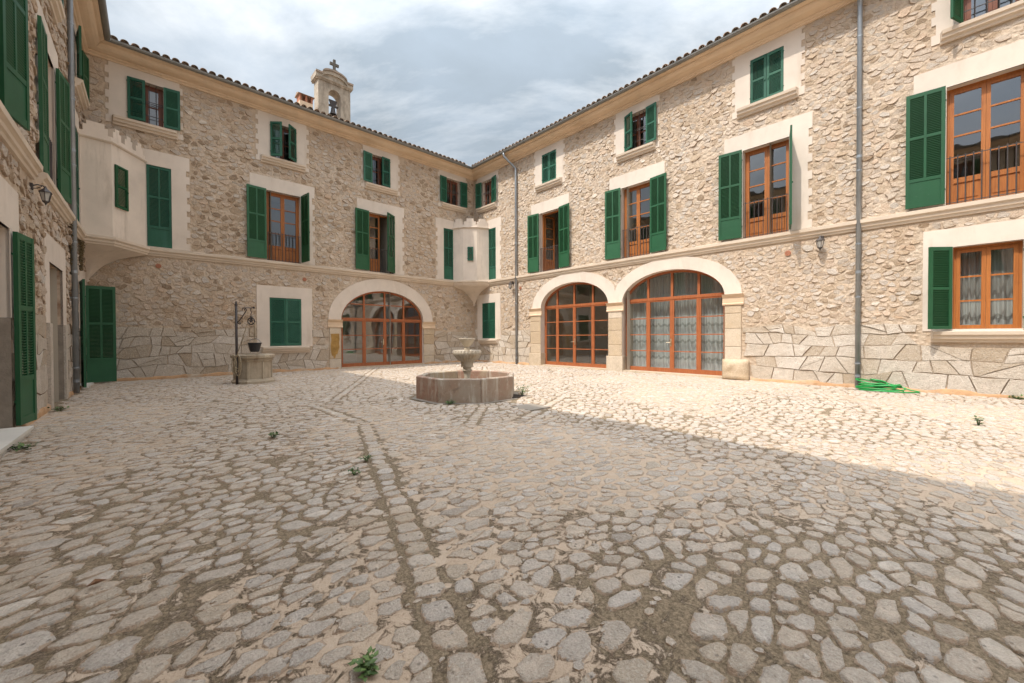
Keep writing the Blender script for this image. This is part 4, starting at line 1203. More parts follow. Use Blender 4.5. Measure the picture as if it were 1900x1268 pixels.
for side in (-1, 1):
    x = side * 0.70; b = MB(); b.tone = 0.6; x0, x1 = sorted((side * 0.682, side * 0.92))
    b.box(x0, x1, -0.045, 0.015, -0.03, 1.455); b.build('jamb_stone', M['ashlar'], d2)
WW.keep(10.18, 12.08, -0.5, 1.5)
d3 = doorway(14.56, 1.06, 2.56, 0.35, 13.80, 15.45, 2.93)
add_shutter(d3, 0.56, 2.50, 'tall', 'l', 170, -0.54, 0.06, -0.03, M['green'])
add_shutter(d3, 0.56, 2.53, 'tall', 'r', 92, 0.54, 0.04, -0.03, M['green'])
b = MB(); b.box(-0.62, 0.62, -0.16, 0.2, -0.02, 0.045); b.build('doorstep', M['marblestep'], d3)
b = MB(); b.box(-1.6, 0.42, -0.20, 0.1, 0.062, 0.102); b.box(-1.58, 0.40, -0.175, 0.1, -0.03, 0.061); b.build('doorstep', M['marblestep'], d1)
cornice(WW, -9.6, WLEN, 0.0, 1.0)
string_course(WW, -9.6, 9.30); string_course(WW, 9.62, WLEN - 1.0)
roof(WW, -9.6, WLEN, 0.0, 1.0, 8.0, WLEN - 0.6)
wall_sheet(WW); interior(WW, -9.5, WLEN - 0.05)
WW.keep(-12, 30, 3.55, 3.83); WW.keep(-12, 30, 8.79, 9.5)
zW = wavy(1.5, 0.08, 0.4)
rubble(WW, 5.5, WLEN, zW, 8.85, s=0.165, seed=44, hmin=0.010, hmax=0.03, cover=0.94)
ashlar(WW, 5.5, WLEN, lambda u: float(zW(u)), seed=13)
skirting(WW, 5.5, WLEN, [(6.5, 8.2), (10.4, 11.9), (14.0, 15.2)])

# ================================================================== GROUND
def ground_h(x, y):
    return 0.010 * noise.noise((x * 0.6, y * 0.6, 1.0)) + 0.004 * noise.noise((x * 5.0, y * 5.0, 4.0))
def wear(x, y):          # 1 where stones stand clear of the bed, 0 where sand fills up to them
    return noise.noise((x * 0.42 + 3.1, y * 0.42 - 1.7, 0.5)) + 0.16 - 0.75 * math.exp(-((x - 3.3) ** 2 + (y - 2.4) ** 2) / 1.6)
ground = None
ROWS = [((2.25, 5.40), (0.82, 1.10)), ((2.20, 7.60), (2.26, 5.50)), ((2.70, 7.85), (6.80, 15.1)), ((4.30, 5.35), (3.35, 4.45)), ((6.30, 5.2), (3.8, 4.0)), ((5.9, 5.3), (9.0, 2.6)), ((6.2, 7.6), (10.2, 12.6)), ((3.6, 6.9), (2.35, 7.5))]
def near_row(x, y):
    for (ax, ay), (bx, by) in ROWS[:4]:
        L = math.hypot(bx - ax, by - ay); dx_, dy_ = (bx - ax) / L, (by - ay) / L
        t = (x - ax) * dx_ + (y - ay) * dy_
        if 0 < t < L and abs(abs(-(x - ax) * dy_ + (y - ay) * dx_) - 0.088) < 0.030: return True
    return False
gx0, gx1, gy0, gy1 = -1.45, XR + 0.1, -3.6, YL + 0.1
nx, ny = 190, 270
b = MB(); vs = []; gt = []
for i in range(nx + 1):
    x = gx0 + (gx1 - gx0) * i / nx
    for j in range(ny + 1):
        y = gy0 + (gy1 - gy0) * j / ny
        w_ = wear(x, y); gt.append(0.15 if near_row(x, y) else float(np.clip(0.42 - 0.8 * w_, 0, 1)))
        vs.append((x, y, ground_h(x, y) + 0.004 * noise.noise((x * 9, y * 9, 2)) - 0.003 + 0.002 * max(-1, min(1, -w_ * 3))))
b.add(vs, [(i * (ny + 1) + j, (i + 1) * (ny + 1) + j, (i + 1) * (ny + 1) + j + 1, i * (ny + 1) + j + 1) for i in range(nx) for j in range(ny)])
b.t = gt
for q in (((-300, -300), (300, gy0)), ((-300, gy0), (gx0, 300)), ((gx1, gy0), (300, 300)), ((gx0, gy1), (gx1, 300))):
    (xa, ya), (xb, yb) = q; b.quad((xa, ya, -0.012), (xb, ya, -0.012), (xb, yb, -0.012), (xa, yb, -0.012))
ground = b.build('ground', M['bed'], None, smooth=True)
tag(ground, 'cobbled courtyard floor of pale limestone set in sandy soil', 'ground', kind='structure')

FC = (4.885, 6.60)       # fountain centre
# guide rows radiating from the fountain: (start, end, half-width)
rng = np.random.default_rng(77)
S0 = 0.118
nxs, nys = int((XR + 1.2) / S0), int((YL + 3.2) / S0)
gx, gy = np.meshgrid(np.arange(nxs), np.arange(nys), indexing='ij')
P = np.stack([-1.25 + (gx + 0.5 + 0.5 * (gy % 2) + rng.uniform(-0.42, 0.42, gx.shape)) * S0, -3.1 + (gy + 0.5 + rng.uniform(-0.42, 0.42, gx.shape)) * S0], 2).reshape(-1, 2)
big = np.array([0.5 + 0.5 * noise.noise((p[0] * 1.7, p[1] * 1.7, 21.0)) for p in P])
P = P[rng.random(len(P)) > 0.10 + 0.42 * np.clip(big * 1.5 - 0.4, 0, 1)]
sm = P[rng.random(len(P)) < 0.16]; P = np.concatenate([P, sm + rng.normal(0, 0.055, sm.shape)])
HWD = 0.085
hpg = {}
def seg_d(Pn, a, b_):
    a, b_ = np.array(a), np.array(b_); L = np.linalg.norm(b_ - a); d = (b_ - a) / L; nrm = np.array([-d[1], d[0]])
    t = (Pn - a) @ d; s = (Pn - a) @ nrm
    return t, s, L, d, nrm
mask = np.ones(len(P), bool)
for a, b_ in ROWS:
    t, s, L, d, nrm = seg_d(P, a, b_)
    mask &= ~((t > -0.05) & (t < L + 0.05) & (np.abs(s) < HWD + 0.012))
P = P[mask]
extra = []
for a, b_ in ROWS:
    t, s, L, d, nrm = seg_d(P, a, b_); t0 = 0.0
    while t0 < L:
        st = rng.uniform(0.10, 0.20); extra.append((np.array(a) + d * (t0 + st / 2), d, nrm)); t0 += st
nfield = len(P)
P = np.concatenate([P, np.array([e_[0] for e_ in extra])])
for a, b_ in ROWS:
    t, s, L, d, nrm = seg_d(P, a, b_)
    for i in np.where((t > 0) & (t < L) & (np.abs(s) < 0.30))[0]:
        if i >= nfield: continue
        sg = 1.0 if s[i] > 0 else -1.0
        hpg.setdefault(int(i), []).append((np.array(a) + nrm * sg * (HWD + 0.008), -nrm * sg))
for k, (p, d, nrm) in enumerate(extra):
    hpg[nfield + k] = [(p + nrm * HWD, nrm), (p - nrm * HWD, -nrm)]
# keep clear of fountain, well, slabs, building line
WC = (2.223, 12.63)
drop = (np.hypot(P[:, 0] - FC[0], P[:, 1] - FC[1]) < 1.13) | (np.hypot(P[:, 0] - WC[0], P[:, 1] - WC[1]) < 0.50)
drop |= (P[:, 0] < -1.30 + WY * P[:, 1] + 0.07) | (P[:, 1] > YL - 0.07) | (P[:, 0] > XR - 0.07)
SL = (4.60, 5.08, 4.50, 5.00)
drop |= (P[:, 0] > SL[0]) & (P[:, 0] < SL[1]) & (P[:, 1] > SL[2]) & (P[:, 1] < SL[3])
ang = np.array([0.35 + 1.1 * noise.noise((p[0] * 0.22, p[1] * 0.22, 8.0)) for p in P])
for k, (p, d, nrm) in enumerate(extra): ang[nfield + k] = math.atan2(d[1], d[0])
stx = rng.uniform(1.15, 1.55, len(P)); stx[nfield:] = 1.0
ca, sa = np.cos(ang), np.sin(ang)
A = np.zeros((len(P), 2, 2))
A[:, 0, 0] = ca / stx; A[:, 0, 1] = sa / stx; A[:, 1, 0] = -sa * stx ** 0.5; A[:, 1, 1] = ca * stx ** 0.5
r, D = radial_cells(P, 10, A, hpg)
W_ = np.array([wear(p[0], p[1]) for p in P])
GH = np.array([ground_h(p[0], p[1]) for p in P])
keep = (~drop) & (r.min(1) > 0.012)
near = np.hypot(P[:, 0], P[:, 1]) < 2.0
rowset = set(range(nfield, len(P)))
P, r, D, W_, GH = P[keep], r[keep], D[keep], W_[keep], GH[keep]
n = len(P)
far = np.clip((np.hypot(P[:, 0], P[:, 1]) - 2) / 4, 0, 1)
cov = np.clip(rng.normal(0.87, 0.09, n) + 0.07 * far, 0.6, 0.99)[:, None]
r = np.minimum(r, 0.165)
r = np.minimum(r, (0.6 * r + 0.2 * np.roll(r, 1, 1) + 0.2 * np.roll(r, -1, 1)) * 1.04)
isrow = np.array([k in rowset for k in np.where(keep)[0]]); cov[isrow] = 0.97
r = r * np.minimum(cov * (1 + rng.normal(0, 0.13, r.shape)), 0.99)
pts = P[:, None, :] + D * r[:, :, None]
hh = np.clip(0.0035 + 0.004 * W_ + rng.uniform(-0.003, 0.005, n), 0.001, 0.010)
tone = np.clip(rng.normal(0.52, 0.21, n), 0, 1)
tilt = rng.normal(0, 0.035, (n, 2))
def map3g(p, z):
    off = np.einsum('nki,ni->nk', p - P[:, None, :], tilt)
    return np.stack([p[..., 0], p[..., 1], np.where(z > 0, np.maximum(z + off, -0.006), z) + GH[:, None]], -1)
v, f = stone_arrays(P, pts, hh, 0.016, 0.22, map3g, tone, 0.91, 0.66)
Pw = np.concatenate([P, np.zeros((n, 1))], 1)
cs = 1.2 / np.hypot(np.hypot(P[:, 0], P[:, 1]), 1.2)
single = pick_largest(Pw, r.mean(1) ** 2, cs, 300)
emit_stones(v, f, tone, 'cobblestone', M['cobble'], ground, single, 'cobblestones')
# stone chips and rubble packed into the joints
nc = 9000; CP = np.stack([rng.uniform(-1.2, XR - 0.1, nc), rng.uniform(-3.0, YL - 0.1, nc)], 1)
CP = CP[(np.hypot(CP[:, 0] - FC[0], CP[:, 1] - FC[1]) > 1.15) & (np.hypot(CP[:, 0] - WC[0], CP[:, 1] - WC[1]) > 0.52) & (CP[:, 0] > -1.24 + WY * CP[:, 1])]
nc = len(CP); GC = np.array([ground_h(p[0], p[1]) for p in CP]); rad = rng.uniform(0.010, 0.034, nc)
th = rng.uniform(0, 2 * PI, (nc, 1)) + np.arange(6)[None, :] * PI / 3; rr = rad[:, None] * rng.uniform(0.6, 1.25, (nc, 6))
cpts = CP[:, None, :] + np.stack([np.cos(th) * rr, np.sin(th) * rr * rng.uniform(0.5, 1.0, (nc, 1))], 2)
cv, cf = stone_arrays(CP, cpts, rng.uniform(0.001, 0.006, nc), 0.012, 0.3, lambda p, z: np.stack([p[..., 0], p[..., 1], z + GC[:, None]], -1), None, 0.85, 0.5)
emit_stones(cv, cf, np.clip(rng.normal(0.45, 0.25, nc), 0, 1), 'stone_chip', M['cobble'], ground, np.array([], dtype=np.int64), 'stone_chips', smooth=False)
b = MB(); b.box(SL[0] + 0.01, SL[1] - 0.01, SL[2] + 0.01, SL[3] - 0.01, -0.05, 0.012); b.build('drain_slab', M['slab'], ground)

# ================================================================== CORNER TURRETS
def turret(name, corner, rot, pts, label, win_face, win_rect, big):
    """pts: plan points from one wall to the other around the inner corner (world offsets from the corner)"""
    root = tag(empty(name, (corner[0], corner[1], 0)), label, 'turret')
    z0, z1 = 3.81, 6.22
    b = MB(); n = len(pts); vs = []
    for (x, y) in pts: vs += [(x, y, z0), (x, y, z1)]
    b.add(vs, [(2 * i, 2 * i + 2, 2 * i + 3, 2 * i + 1) for i in range(n - 1)]); b.build('wall', M['turret'], root)
    def offs(k):      # offset the plan outwards by k
        return [(x * (1 + k / math.hypot(x, y)), y * (1 + k / math.hypot(x, y))) for x, y in pts]
    def ringed(prof, nm, mat):
        m = MB(); vs = []; K = len(prof)
        for (o, z) in prof:
            vs += [(x, y, z) for x, y in offs(o)]
        m.add(vs, [(k * n + i, k * n + i + 1, ((k + 1) % K) * n + i + 1, ((k + 1) % K) * n + i) for k in range(K - 1) for i in range(n - 1)])
        m.build(nm, mat, root)
    ringed([(0.0, 3.575), (0.035, 3.58), (0.045, 3.625), (0.07, 3.64), (0.075, 3.69), (0.10, 3.715), (0.12, 3.735), (0.12, 3.80), (0.0, 3.828)], 'base_moulding', M['string'])
    ringed([(0.0, z1 - 0.01), (0.03, z1), (0.06, z1 + 0.03), (0.06, z1 + 0.06), (0.0, z1 + 0.08), (-0.25, z1 + 0.08)], 'top_moulding', M['turret'])
    # battlements: merlons along the faces, with low parapet
    segs = []
    for i in range(n - 1):
        (xa, ya), (xb, yb) = offs(0.0)[i], offs(0.0)[i + 1]; segs.append((Vector((xa, ya, 0)), Vector((xb, yb, 0))))
    for a, c in segs:
        L = (c - a).length; d = (c - a) / L; nr = Vector((-a.x - c.x, -a.y - c.y, 0)).normalized()
        m = MB()
        def prism(t0, t1, h0, h1, th=0.16):
            q = [a + d * t0, a + d * t1, a + d * t1 + nr * th, a + d * t0 + nr * th]
            m.add([(p.x, p.y, h0) for p in q] + [(p.x, p.y, h1) for p in q], [(0, 1, 5, 4), (1, 2, 6, 5), (2, 3, 7, 6), (3, 0, 4, 7), (4, 5, 6, 7)])
        zt = z1 + 0.07
        prism(0, L, zt, zt + 0.10)
        if big:
            k = max(1, round(L / 0.42)); wd = L / k
            for q in range(k):
                prism(q * wd + 0.06, (q + 1) * wd - 0.06, zt + 0.10, zt + 0.27); prism(q * wd + 0.12, (q + 1) * wd - 0.12, zt + 0.27, zt + 0.37); 
        else:
            prism(0.05, L - 0.05, zt + 0.10, zt + 0.24); prism(L * 0.25, L * 0.75, zt + 0.24, zt + 0.38)
        m.build('battlement', M['turret'], root)
    # trumpet-shaped corbel below
    prof = [(1.0, 3.578), (0.86, 3.52), (0.70, 3.455), (0.52, 3.37), (0.38, 3.26), (0.26, 3.14), (0.17, 3.00), (0.10, 2.88), (0.055, 2.80), (0.045, 2.76)]
    m = MB(); vs = []; res = []
    fine = []
    for i in range(n - 1):
        for q in range(4): fine.append(tuple(pts[i][k] + (pts[i + 1][k] - pts[i][k]) * q / 4 for k in (0, 1)))
    fine.append(pts[-1]); nf = len(fine)
    for s_, z in prof: vs += [(x * s_, y * s_, z) for x, y in fine]
    m.add(vs, [((k + 1) * nf + i, (k + 1) * nf + i + 1, k * nf + i + 1, k * nf + i) for k in range(len(prof) - 1) for i in range(nf - 1)])
    m.add([(x * 0.055, y * 0.055, 2.765) for x, y in fine] + [(x * 0.07, y * 0.07, 2.74) for x, y in fine] + [(x * 0.03, y * 0.03, 2.70) for x, y in fine], [((k + 1) * nf + i, (k + 1) * nf + i + 1, k * nf + i + 1, k * nf + i) for k in range(2) for i in range(nf - 1)])
    m.build('corbel', M['turret'], root, smooth=True)
    # little shutter on one face
    a, c = segs[win_face]; L = (c - a).length; d = (c - a) / L
    t0, t1, za, zb_ = win_rect
    p = a + d * t0; rz = math.atan2(d.y, d.x)
    nr = Vector((a.x + c.x, a.y + c.y, 0)).normalized()
    me = shutter_mesh(t1 - t0, zb_ - za, 'mini', False, M['green' if big else 'greenold'])
    o = obj('shutter', me, root, (p.x + nr.x * 0.004, p.y + nr.y * 0.004, za), rz)
    return root
CR = (XR, YL)
dod = [(-1.24, 0.0), (-1.02, -0.50), (-0.55, -0.93), (0.0, -1.13)]
turret('corner_turret', CR, 0, dod, 'small plaster corner turret between the shaded and sunlit wings', 1, (0.20, 0.47, 4.72, 5.35), False)
CLc = (LX0, YL)
big = [(0.0, -1.02), (0.56, -0.975), (1.20, -0.06)]
turret('corner_turret', CLc, 0, big, 'large battlemented plaster corner turret above the dark green door shutter', 1, (0.07, 0.47, 4.62, 5.72), True)

# ================================================================== BELL GABLE on the back roof
BG = (5.20, YL + 1.02, 9.45)
bgr = tag(empty('bell_gable', BG), 'weathered bell gable with cross rising above the tiled eave', 'bell gable')
Wd, Dp = 1.24, 0.50
b = MB(); zt = 2.10
arch = [(Wd / 2 + 0.235 * math.cos(PI * k / 14), 1.40 + 0.235 * math.sin(PI * k / 14)) for k in range(15)]
hole = [(Wd / 2 - 0.235, 0.30), (Wd / 2 + 0.235, 0.30)] + arch
out = [(0, -0.4), (Wd, -0.4), (Wd, 1.92)] + [(Wd / 2 + (Wd / 2 - 0.12) * math.cos(PI * k / 12), 1.95 + 0.24 * math.sin(PI * k / 12)) for k in range(13)] + [(0, 1.92)]
b.plate([out, hole], 0, Dp); b.plate([out, hole], Dp, None)
b.build('wall', M['gable'], bgr)
def gcurve(w, h, x0=0.0, zb=1.95):
    pts = [(x0 - w, zb)]
    for k in range(17):
        a = PI - PI * k / 16; x = Wd / 2 + (Wd / 2 - 0.14) * math.cos(a)
        pts.append((x, zb + h + 0.25 * math.sin(a) ** 0.8))
    return [(x0 - w, zb + h)] + pts[1:] + [(Wd - x0 + w, zb + h)]
up = gcurve(0.10, 0.13); lo = [(-0.10, 1.70), (Wd + 0.10, 1.70)]
b = MB(); n_ = len(up)
def band(o0, o1, za, y0, y1):
    m = MB(); q = [(x, z + o0) for x, z in up]; q2 = [(x, z + o1) for x, z in up]
    vs = [(x, y0, z) for x, z in q] + [(x, y0, z) for x, z in q2] + [(x, y1, z) for x, z in q] + [(x, y1, z) for x, z in q2]
    k = len(q)
    fs = []
    for i in range(k - 1):
        fs += [(i, i + 1, k + i + 1, k + i), (k + i, k + i + 1, 3 * k + i + 1, 3 * k + i), (2 * k + i + 1, 2 * k + i, 3 * k + i, 3 * k + i + 1), (2 * k + i, 2 * k + i + 1, i + 1, i)]
    fs += [(0, k, 3 * k, 2 * k), (k - 1, 3 * k - 1, 4 * k - 1, 2 * k - 1)]
    m.add(vs, fs); return m
band(-0.16, -0.02, 0, -0.06, Dp + 0.06).build('pediment', M['gable'], bgr)
band(-0.019, 0.05, 0, -0.10, Dp + 0.10).build('capping', M['tile'], bgr)
m = MB(); m.extrude([(0.0, 1.84), (0.03, 1.84), (0.05, 1.89), (0.08, 1.92), (0.08, 1.94), (0.0, 1.94)], -0.06, Wd + 0.06)
m.build('impost_moulding', M['gable'], bgr)
m = MB(); m.box(-0.07, -0.001, -0.07, Dp + 0.07, 1.88, 2.02); m.box(Wd + 0.001, Wd + 0.07, -0.07, Dp + 0.07, 1.88, 2.02); m.build('cornice_return', M['gable'], bgr)
c = MB(); cx, cy, cz = Wd / 2, 0.02, 2.42
c.box(cx - 0.045, cx + 0.045, cy - 0.045, cy + 0.045, cz, cz + 0.42)
c.box(cx - 0.17, cx - 0.046, cy - 0.044, cy + 0.044, cz + 0.19, cz + 0.28); c.box(cx + 0.046, cx + 0.17, cy - 0.044, cy + 0.044, cz + 0.19, cz + 0.28)
c.box(cx - 0.09, cx + 0.09, cy - 0.09, cy + 0.09, cz - 0.06, cz - 0.001)
c.build('cross', M['darkstone'], bgr)
bell = MB(); bell.lathe([(0.02, 0.30), (0.06, 0.295), (0.075, 0.25), (0.085, 0.15), (0.105, 0.07), (0.145, 0.01), (0.15, 0.0), (0.135, 0.0), (0.10, 0.06), (0.07, 0.2)], 20)
bo = bell.build('bell', M['iron'], bgr, smooth=True, loc=(Wd / 2, 0.20, 0.74))
cl = MB(); cl.tube([(0, 0, 0.22), (0, 0, 0.02)], 0.012, 6); cl.lathe([(0.0, -0.03), (0.025, -0.015), (0.028, 0.01), (0.0, 0.03)], 8); cl.build('clapper', M['iron'], bo)
yk = MB(); yk.box(-0.19, 0.19, -0.035, 0.035, 0.0, 0.06)
yk.add([(-0.10, -0.03, 0.06), (0.10, -0.03, 0.06), (0.16, -0.03, 0.26), (-0.16, -0.03, 0.26), (-0.10, 0.03, 0.06), (0.10, 0.03, 0.06), (0.16, 0.03, 0.26), (-0.16, 0.03, 0.26)], [(0, 1, 2, 3), (7, 6, 5, 4), (0, 4, 5, 1), (1, 5, 6, 2), (2, 6, 7, 3), (3, 7, 4, 0)])
yk.build('yoke', M['iron'], bgr, loc=(Wd / 2, 0.20, 1.05))
# squat clay-tiled chimney beside it
ch = tag(empty('chimney', (4.50, YL + 0.90, 9.98)), 'squat terracotta chimney hood just left of the bell gable', 'chimney')
b = MB(); b.box(0, 0.46, 0, 0.4, -0.6, 0.16); b.build('stack', M['moulding'], ch)
for x0 in (0.0, 0.20, 0.40):
    b = MB(); b.box(x0, x0 + 0.06, 0.0, 0.4, 0.162, 0.40); b.build('post', M['terracotta'], ch)
b = MB(); b.tone = 0.9
b.add([(-0.06, -0.06, 0.402), (0.52, -0.06, 0.402), (0.52, 0.46, 0.402), (-0.06, 0.46, 0.402), (-0.06, 0.2, 0.50), (0.52, 0.2, 0.50)], [(0, 1, 5, 4), (2, 3, 4, 5), (3, 0, 4), (1, 2, 5), (3, 2, 1, 0)]); b.build('hood', M['tile'], ch)

# ================================================================== DOWNPIPES AND LANTERNS
def downpipe(root_w, u, label, bend_from=None, ztop=8.95):
    c, s = math.cos(root_w.rotation_euler.z), math.sin(root_w.rotation_euler.z)
    base = (root_w.location.x + u * c, root_w.location.y + u * s, 0)
    d = tag(empty('downpipe', base, root_w.rotation_euler.z), label, 'downpipe', 'rain pipes on the courtyard walls')
    b = MB(); r = 0.047; y = -0.085
    if bend_from is None: pts = [(0, y, 0.02), (0, y, 8.55), (0, -0.14, 8.72), (0, -OVER + 0.09, 8.98), (0, -OVER + 0.075, 9.08)]
    else: pts = [(0, y, 0.02), (0, y, 8.42), (-0.04, y - 0.03, 8.50), (bend_from + 0.02, -OVER + 0.09, 8.90), (bend_from, -OVER + 0.07, 9.0), (bend_from, -OVER + 0.07, 9.08)]
    b.tube(pts, r, 12); b.build('pipe', M['zinc'], d, smooth=True)
    for z in (0.55, 2.05, 3.25, 4.9, 6.3, 7.9):
        k = MB(); k.tube([(0, y, z), (0, y, z + 0.03)], r + 0.007, 12); k.box(-0.012, 0.012, y + r, 0.0, z + 0.005, z + 0.025); k.build('clamp', M['zinc'], d)
    for z in (0.25, 2.6, 5.2):
        k = MB(); k.tube([(0, y, z), (0, y, z + 0.06)], r + 0.004, 12); k.build('joint', M['zinc'], d)
downpipe(wing_right, 3.06, 'thin zinc downpipe between the corner turret and the smaller arch', bend_from=-0.30)
downpipe(wing_right, 14.30, 'tall zinc downpipe standing by the coiled green hose')
downpipe(wing_left, 12.72, 'zinc downpipe with mossy wall behind, beside the walled doorway')
def lantern(root_w, u, z, label):
    c, s = math.cos(root_w.rotation_euler.z), math.sin(root_w.rotation_euler.z)
    k_ = 0.65 if root_w is wing_left else 0.8
    d = tag(empty('wall_lantern', (root_w.location.x + u * c, root_w.location.y + u * s, z), root_w.rotation_euler.z), label, 'wall lamp', 'lanterns on the courtyard walls')
    b = MB(); b.box(-0.05, 0.05, -0.055, 0.0, -0.07, 0.07); b.tube([(0, -0.04, 0.02), (0, -0.12, 0.06), (0, -0.21, 0.05), (0, -0.24, 0.0)], 0.014, 8); b.tube([(0, -0.05, -0.04), (0, -0.12, -0.02), (0, -0.19, 0.04)], 0.008, 6); b.build('bracket', M['iron'], d)
    y = -0.24
    k = MB(); k.lathe([(0.012, 0.05), (0.02, 0.03), (0.03, 0.0), (0.075, -0.05), (0.115, -0.085), (0.118, -0.10), (0.0, -0.10)], 6, (0, y)); k.build('cap', M['iron'], d)
    g = MB(); g.lathe([(0.095, -0.102), (0.055, -0.29)], 6, (0, y)); g.build('glass', M['lampglass'], d)
    f_ = MB()
    for q in range(6):
        a = 2 * PI * q / 6; f_.tube([(0.1 * math.cos(a), y + 0.1 * math.sin(a), -0.10), (0.058 * math.cos(a), y + 0.058 * math.sin(a), -0.295)], 0.007, 5)
    f_.lathe([(0.062, -0.288), (0.064, -0.305), (0.03, -0.335), (0.012, -0.36), (0.014, -0.375), (0.0, -0.385)], 6, (0, y)); f_.build('cage', M['iron'], d); d.scale = (k_, k_, k_)
    return d
lantern(wing_right, 2.80, 3.55, 'small black lantern high on the wall left of the thin downpipe')
lantern(wing_right, 13.62, 3.52, 'black lantern with a sharp cast shadow on the sunlit wall')
lantern(wing_left, 9.15, 3.44, 'black lantern hanging on the shaded left wall over the open louvred leaf')

# ================================================================== CURTAINS behind glass
def curtain(root_w, u0, u1, z0, z1, y, label, waves=10, top_fn=None):
    c, s = math.cos(root_w.rotation_euler.z), math.sin(root_w.rotation_euler.z)
    n = waves * 8; b = MB(); vs = []; rows = 10
    R_ = random.Random(int(u0 * 100)); ph = [R_.uniform(0, 6) for _ in range(3)]
    for j in range(rows + 1):
        for i in range(n + 1):
            t = i / n; u = u0 + (u1 - u0) * t
            zt = top_fn(u) if top_fn else z1
            z = z0 + (zt - z0) * j / rows
            dy = 0.040 * math.sin(2 * PI * waves * t + ph[0] + 2.2 * math.sin(7 * t + ph[1]) + 0.5 * z) + 0.02 * math.sin(2 * PI * waves * 0.43 * t + ph[2] + 0.4 * z)
            vs.append((u - u0, y + dy, z))
    b.add(vs, [(j * (n + 1) + i, j * (n + 1) + i + 1, (j + 1) * (n + 1) + i + 1, (j + 1) * (n + 1) + i) for j in range(rows) for i in range(n)])
    o = b.build('curtain', M['sheer'], None, smooth=True, loc=(root_w.location.x + u0 * c, root_w.location.y + u0 * s, 0), rotz=root_w.rotation_euler.z)
    tag(o, label, 'curtain', 'white sheer curtains behind the windows')
def arch_top(uc, a, bq, zs): return lambda u: zs + bq * math.sqrt(max(0.02, 1 - min(1, abs((u - uc) / a)) ** 2))
at2 = arch_top(A2u, 1.6, 0.86, 2.35)
curtain(wing_right, A2u - 1.58, A2u - 0.78, 0.08, 3.2, 0.46, 'sheer curtain behind the first bay from the left of the curtained arch', 8, at2)
curtain(wing_right, A2u - 0.80, A2u + 0.02, 0.06, 3.2, 0.50, 'sheer curtain behind the second bay from the left of the curtained arch', 8, at2)
curtain(wing_right, A2u + 0.00, A2u + 0.82, 0.06, 3.2, 0.48, 'sheer curtain behind the third bay from the left of the curtained arch', 8, at2)
curtain(wing_right, A2u + 0.80, A2u + 1.58, 0.06, 3.2, 0.46, 'sheer curtain behind the rightmost bay of the curtained arch', 8, at2)
curtain(wing_right, 15.72, 16.66, 1.2, 3.1, 0.36, 'scalloped sheer curtain in the square window at the right edge', 11)

# ================================================================== FOUNTAIN
fo = tag(empty('fountain', (FC[0], FC[1], 0)), 'octagonal reddish marble fountain with a fluted stone bowl on a pedestal', 'fountain')
Ro, Ri = 1.02, 0.915; HB = 0.44
for k in range(8):
    a0, a1 = PI / 8 + k * PI / 4, PI / 8 + (k + 1) * PI / 4
    b = MB(); b.tone = [0.55, 0.2, 0.35, 0.15, 0.45, 0.75, 0.95, 0.3][(k + 5) % 8]
    e = 0.004
    def pt(r, a): return (r * math.cos(a), r * math.sin(a))
    o0, o1, i1, i0 = pt(Ro, a0 + e), pt(Ro, a1 - e), pt(Ri, a1 - e), pt(Ri, a0 + e)
    t = 0.018
    s0, s1, s2, s3 = pt(Ro - t, a0 + e), pt(Ro - t, a1 - e), pt(Ri + t, a1 - e), pt(Ri + t, a0 + e)
    lo_ = [(*q, -0.03) for q in (o0, o1, i1, i0)]; md = [(*q, HB - t) for q in (o0, o1, i1, i0)]; hi_ = [(*q, HB) for q in (s0, s1, s2, s3)]
    b.add(lo_ + md + hi_, [(0, 1, 5, 4), (2, 3, 7, 6), (4, 5, 9, 8), (6, 7, 11, 10), (8, 9, 10, 11), (5, 6, 10, 9), (7, 4, 8, 11), (1, 2, 6, 5), (3, 0, 4, 7)])
    b.build('basin_slab', M['marble'], fo)
b = MB(); b.add([(1.12 * math.cos(PI / 8 + k * PI / 4), 1.12 * math.sin(PI / 8 + k * PI / 4), 0.004) for k in range(8)], [tuple(range(8))])
b.build('footing', M['slab'], fo)
b = MB(); b.add([(0.90 * math.cos(PI / 8 + k * PI / 4), 0.90 * math.sin(PI / 8 + k * PI / 4), 0.15) for k in range(8)], [tuple(range(8))]); b.build('basin_floor', M['slab'], fo)
b = MB()
b.lathe([(0.13, 0.15), (0.10, 0.20), (0.062, 0.26), (0.056, 0.33), (0.062, 0.42), (0.072, 0.485), (0.085, 0.50), (0.105, 0.515), (0.10, 0.53), (0.085, 0.545), (0.083, 0.575), (0.12, 0.585), (0.13, 0.60), (0.122, 0.615), (0.125, 0.655), (0.13, 0.70)], 32, flute=(0.07, 14, 2, 5)); b.build('pedestal', M['bowl'], fo, smooth=True)
b = MB()
b.lathe([(0.125, 0.70), (0.16, 0.715), (0.21, 0.765), (0.255, 0.83), (0.272, 0.875), (0.268, 0.905), (0.275, 0.915), (0.28, 0.928), (0.262, 0.928), (0.245, 0.90), (0.17, 0.86), (0.06, 0.84)], 96, flute=(0.075, 24, 1, 5)); b.build('bowl', M['bowl'], fo, smooth=True)
b = MB()
b.lathe([(0.085, 0.845), (0.10, 0.86), (0.085, 0.885), (0.06, 0.91), (0.055, 0.94), (0.065, 0.965), (0.04, 0.985), (0.045, 1.0), (0.06, 1.01), (0.09, 1.045), (0.135, 1.11), (0.16, 1.155), (0.168, 1.172), (0.155, 1.172), (0.12, 1.13), (0.05, 1.09), (0.0, 1.085)], 48, flute=(0.05, 16, 9, 11)); b.build('cup', M['bowl'], fo, smooth=True)
b = MB(); b.tube([(0, 0, 1.08), (0, 0, 1.185)], 0.009, 6); b.build('spout', M['iron'], fo)
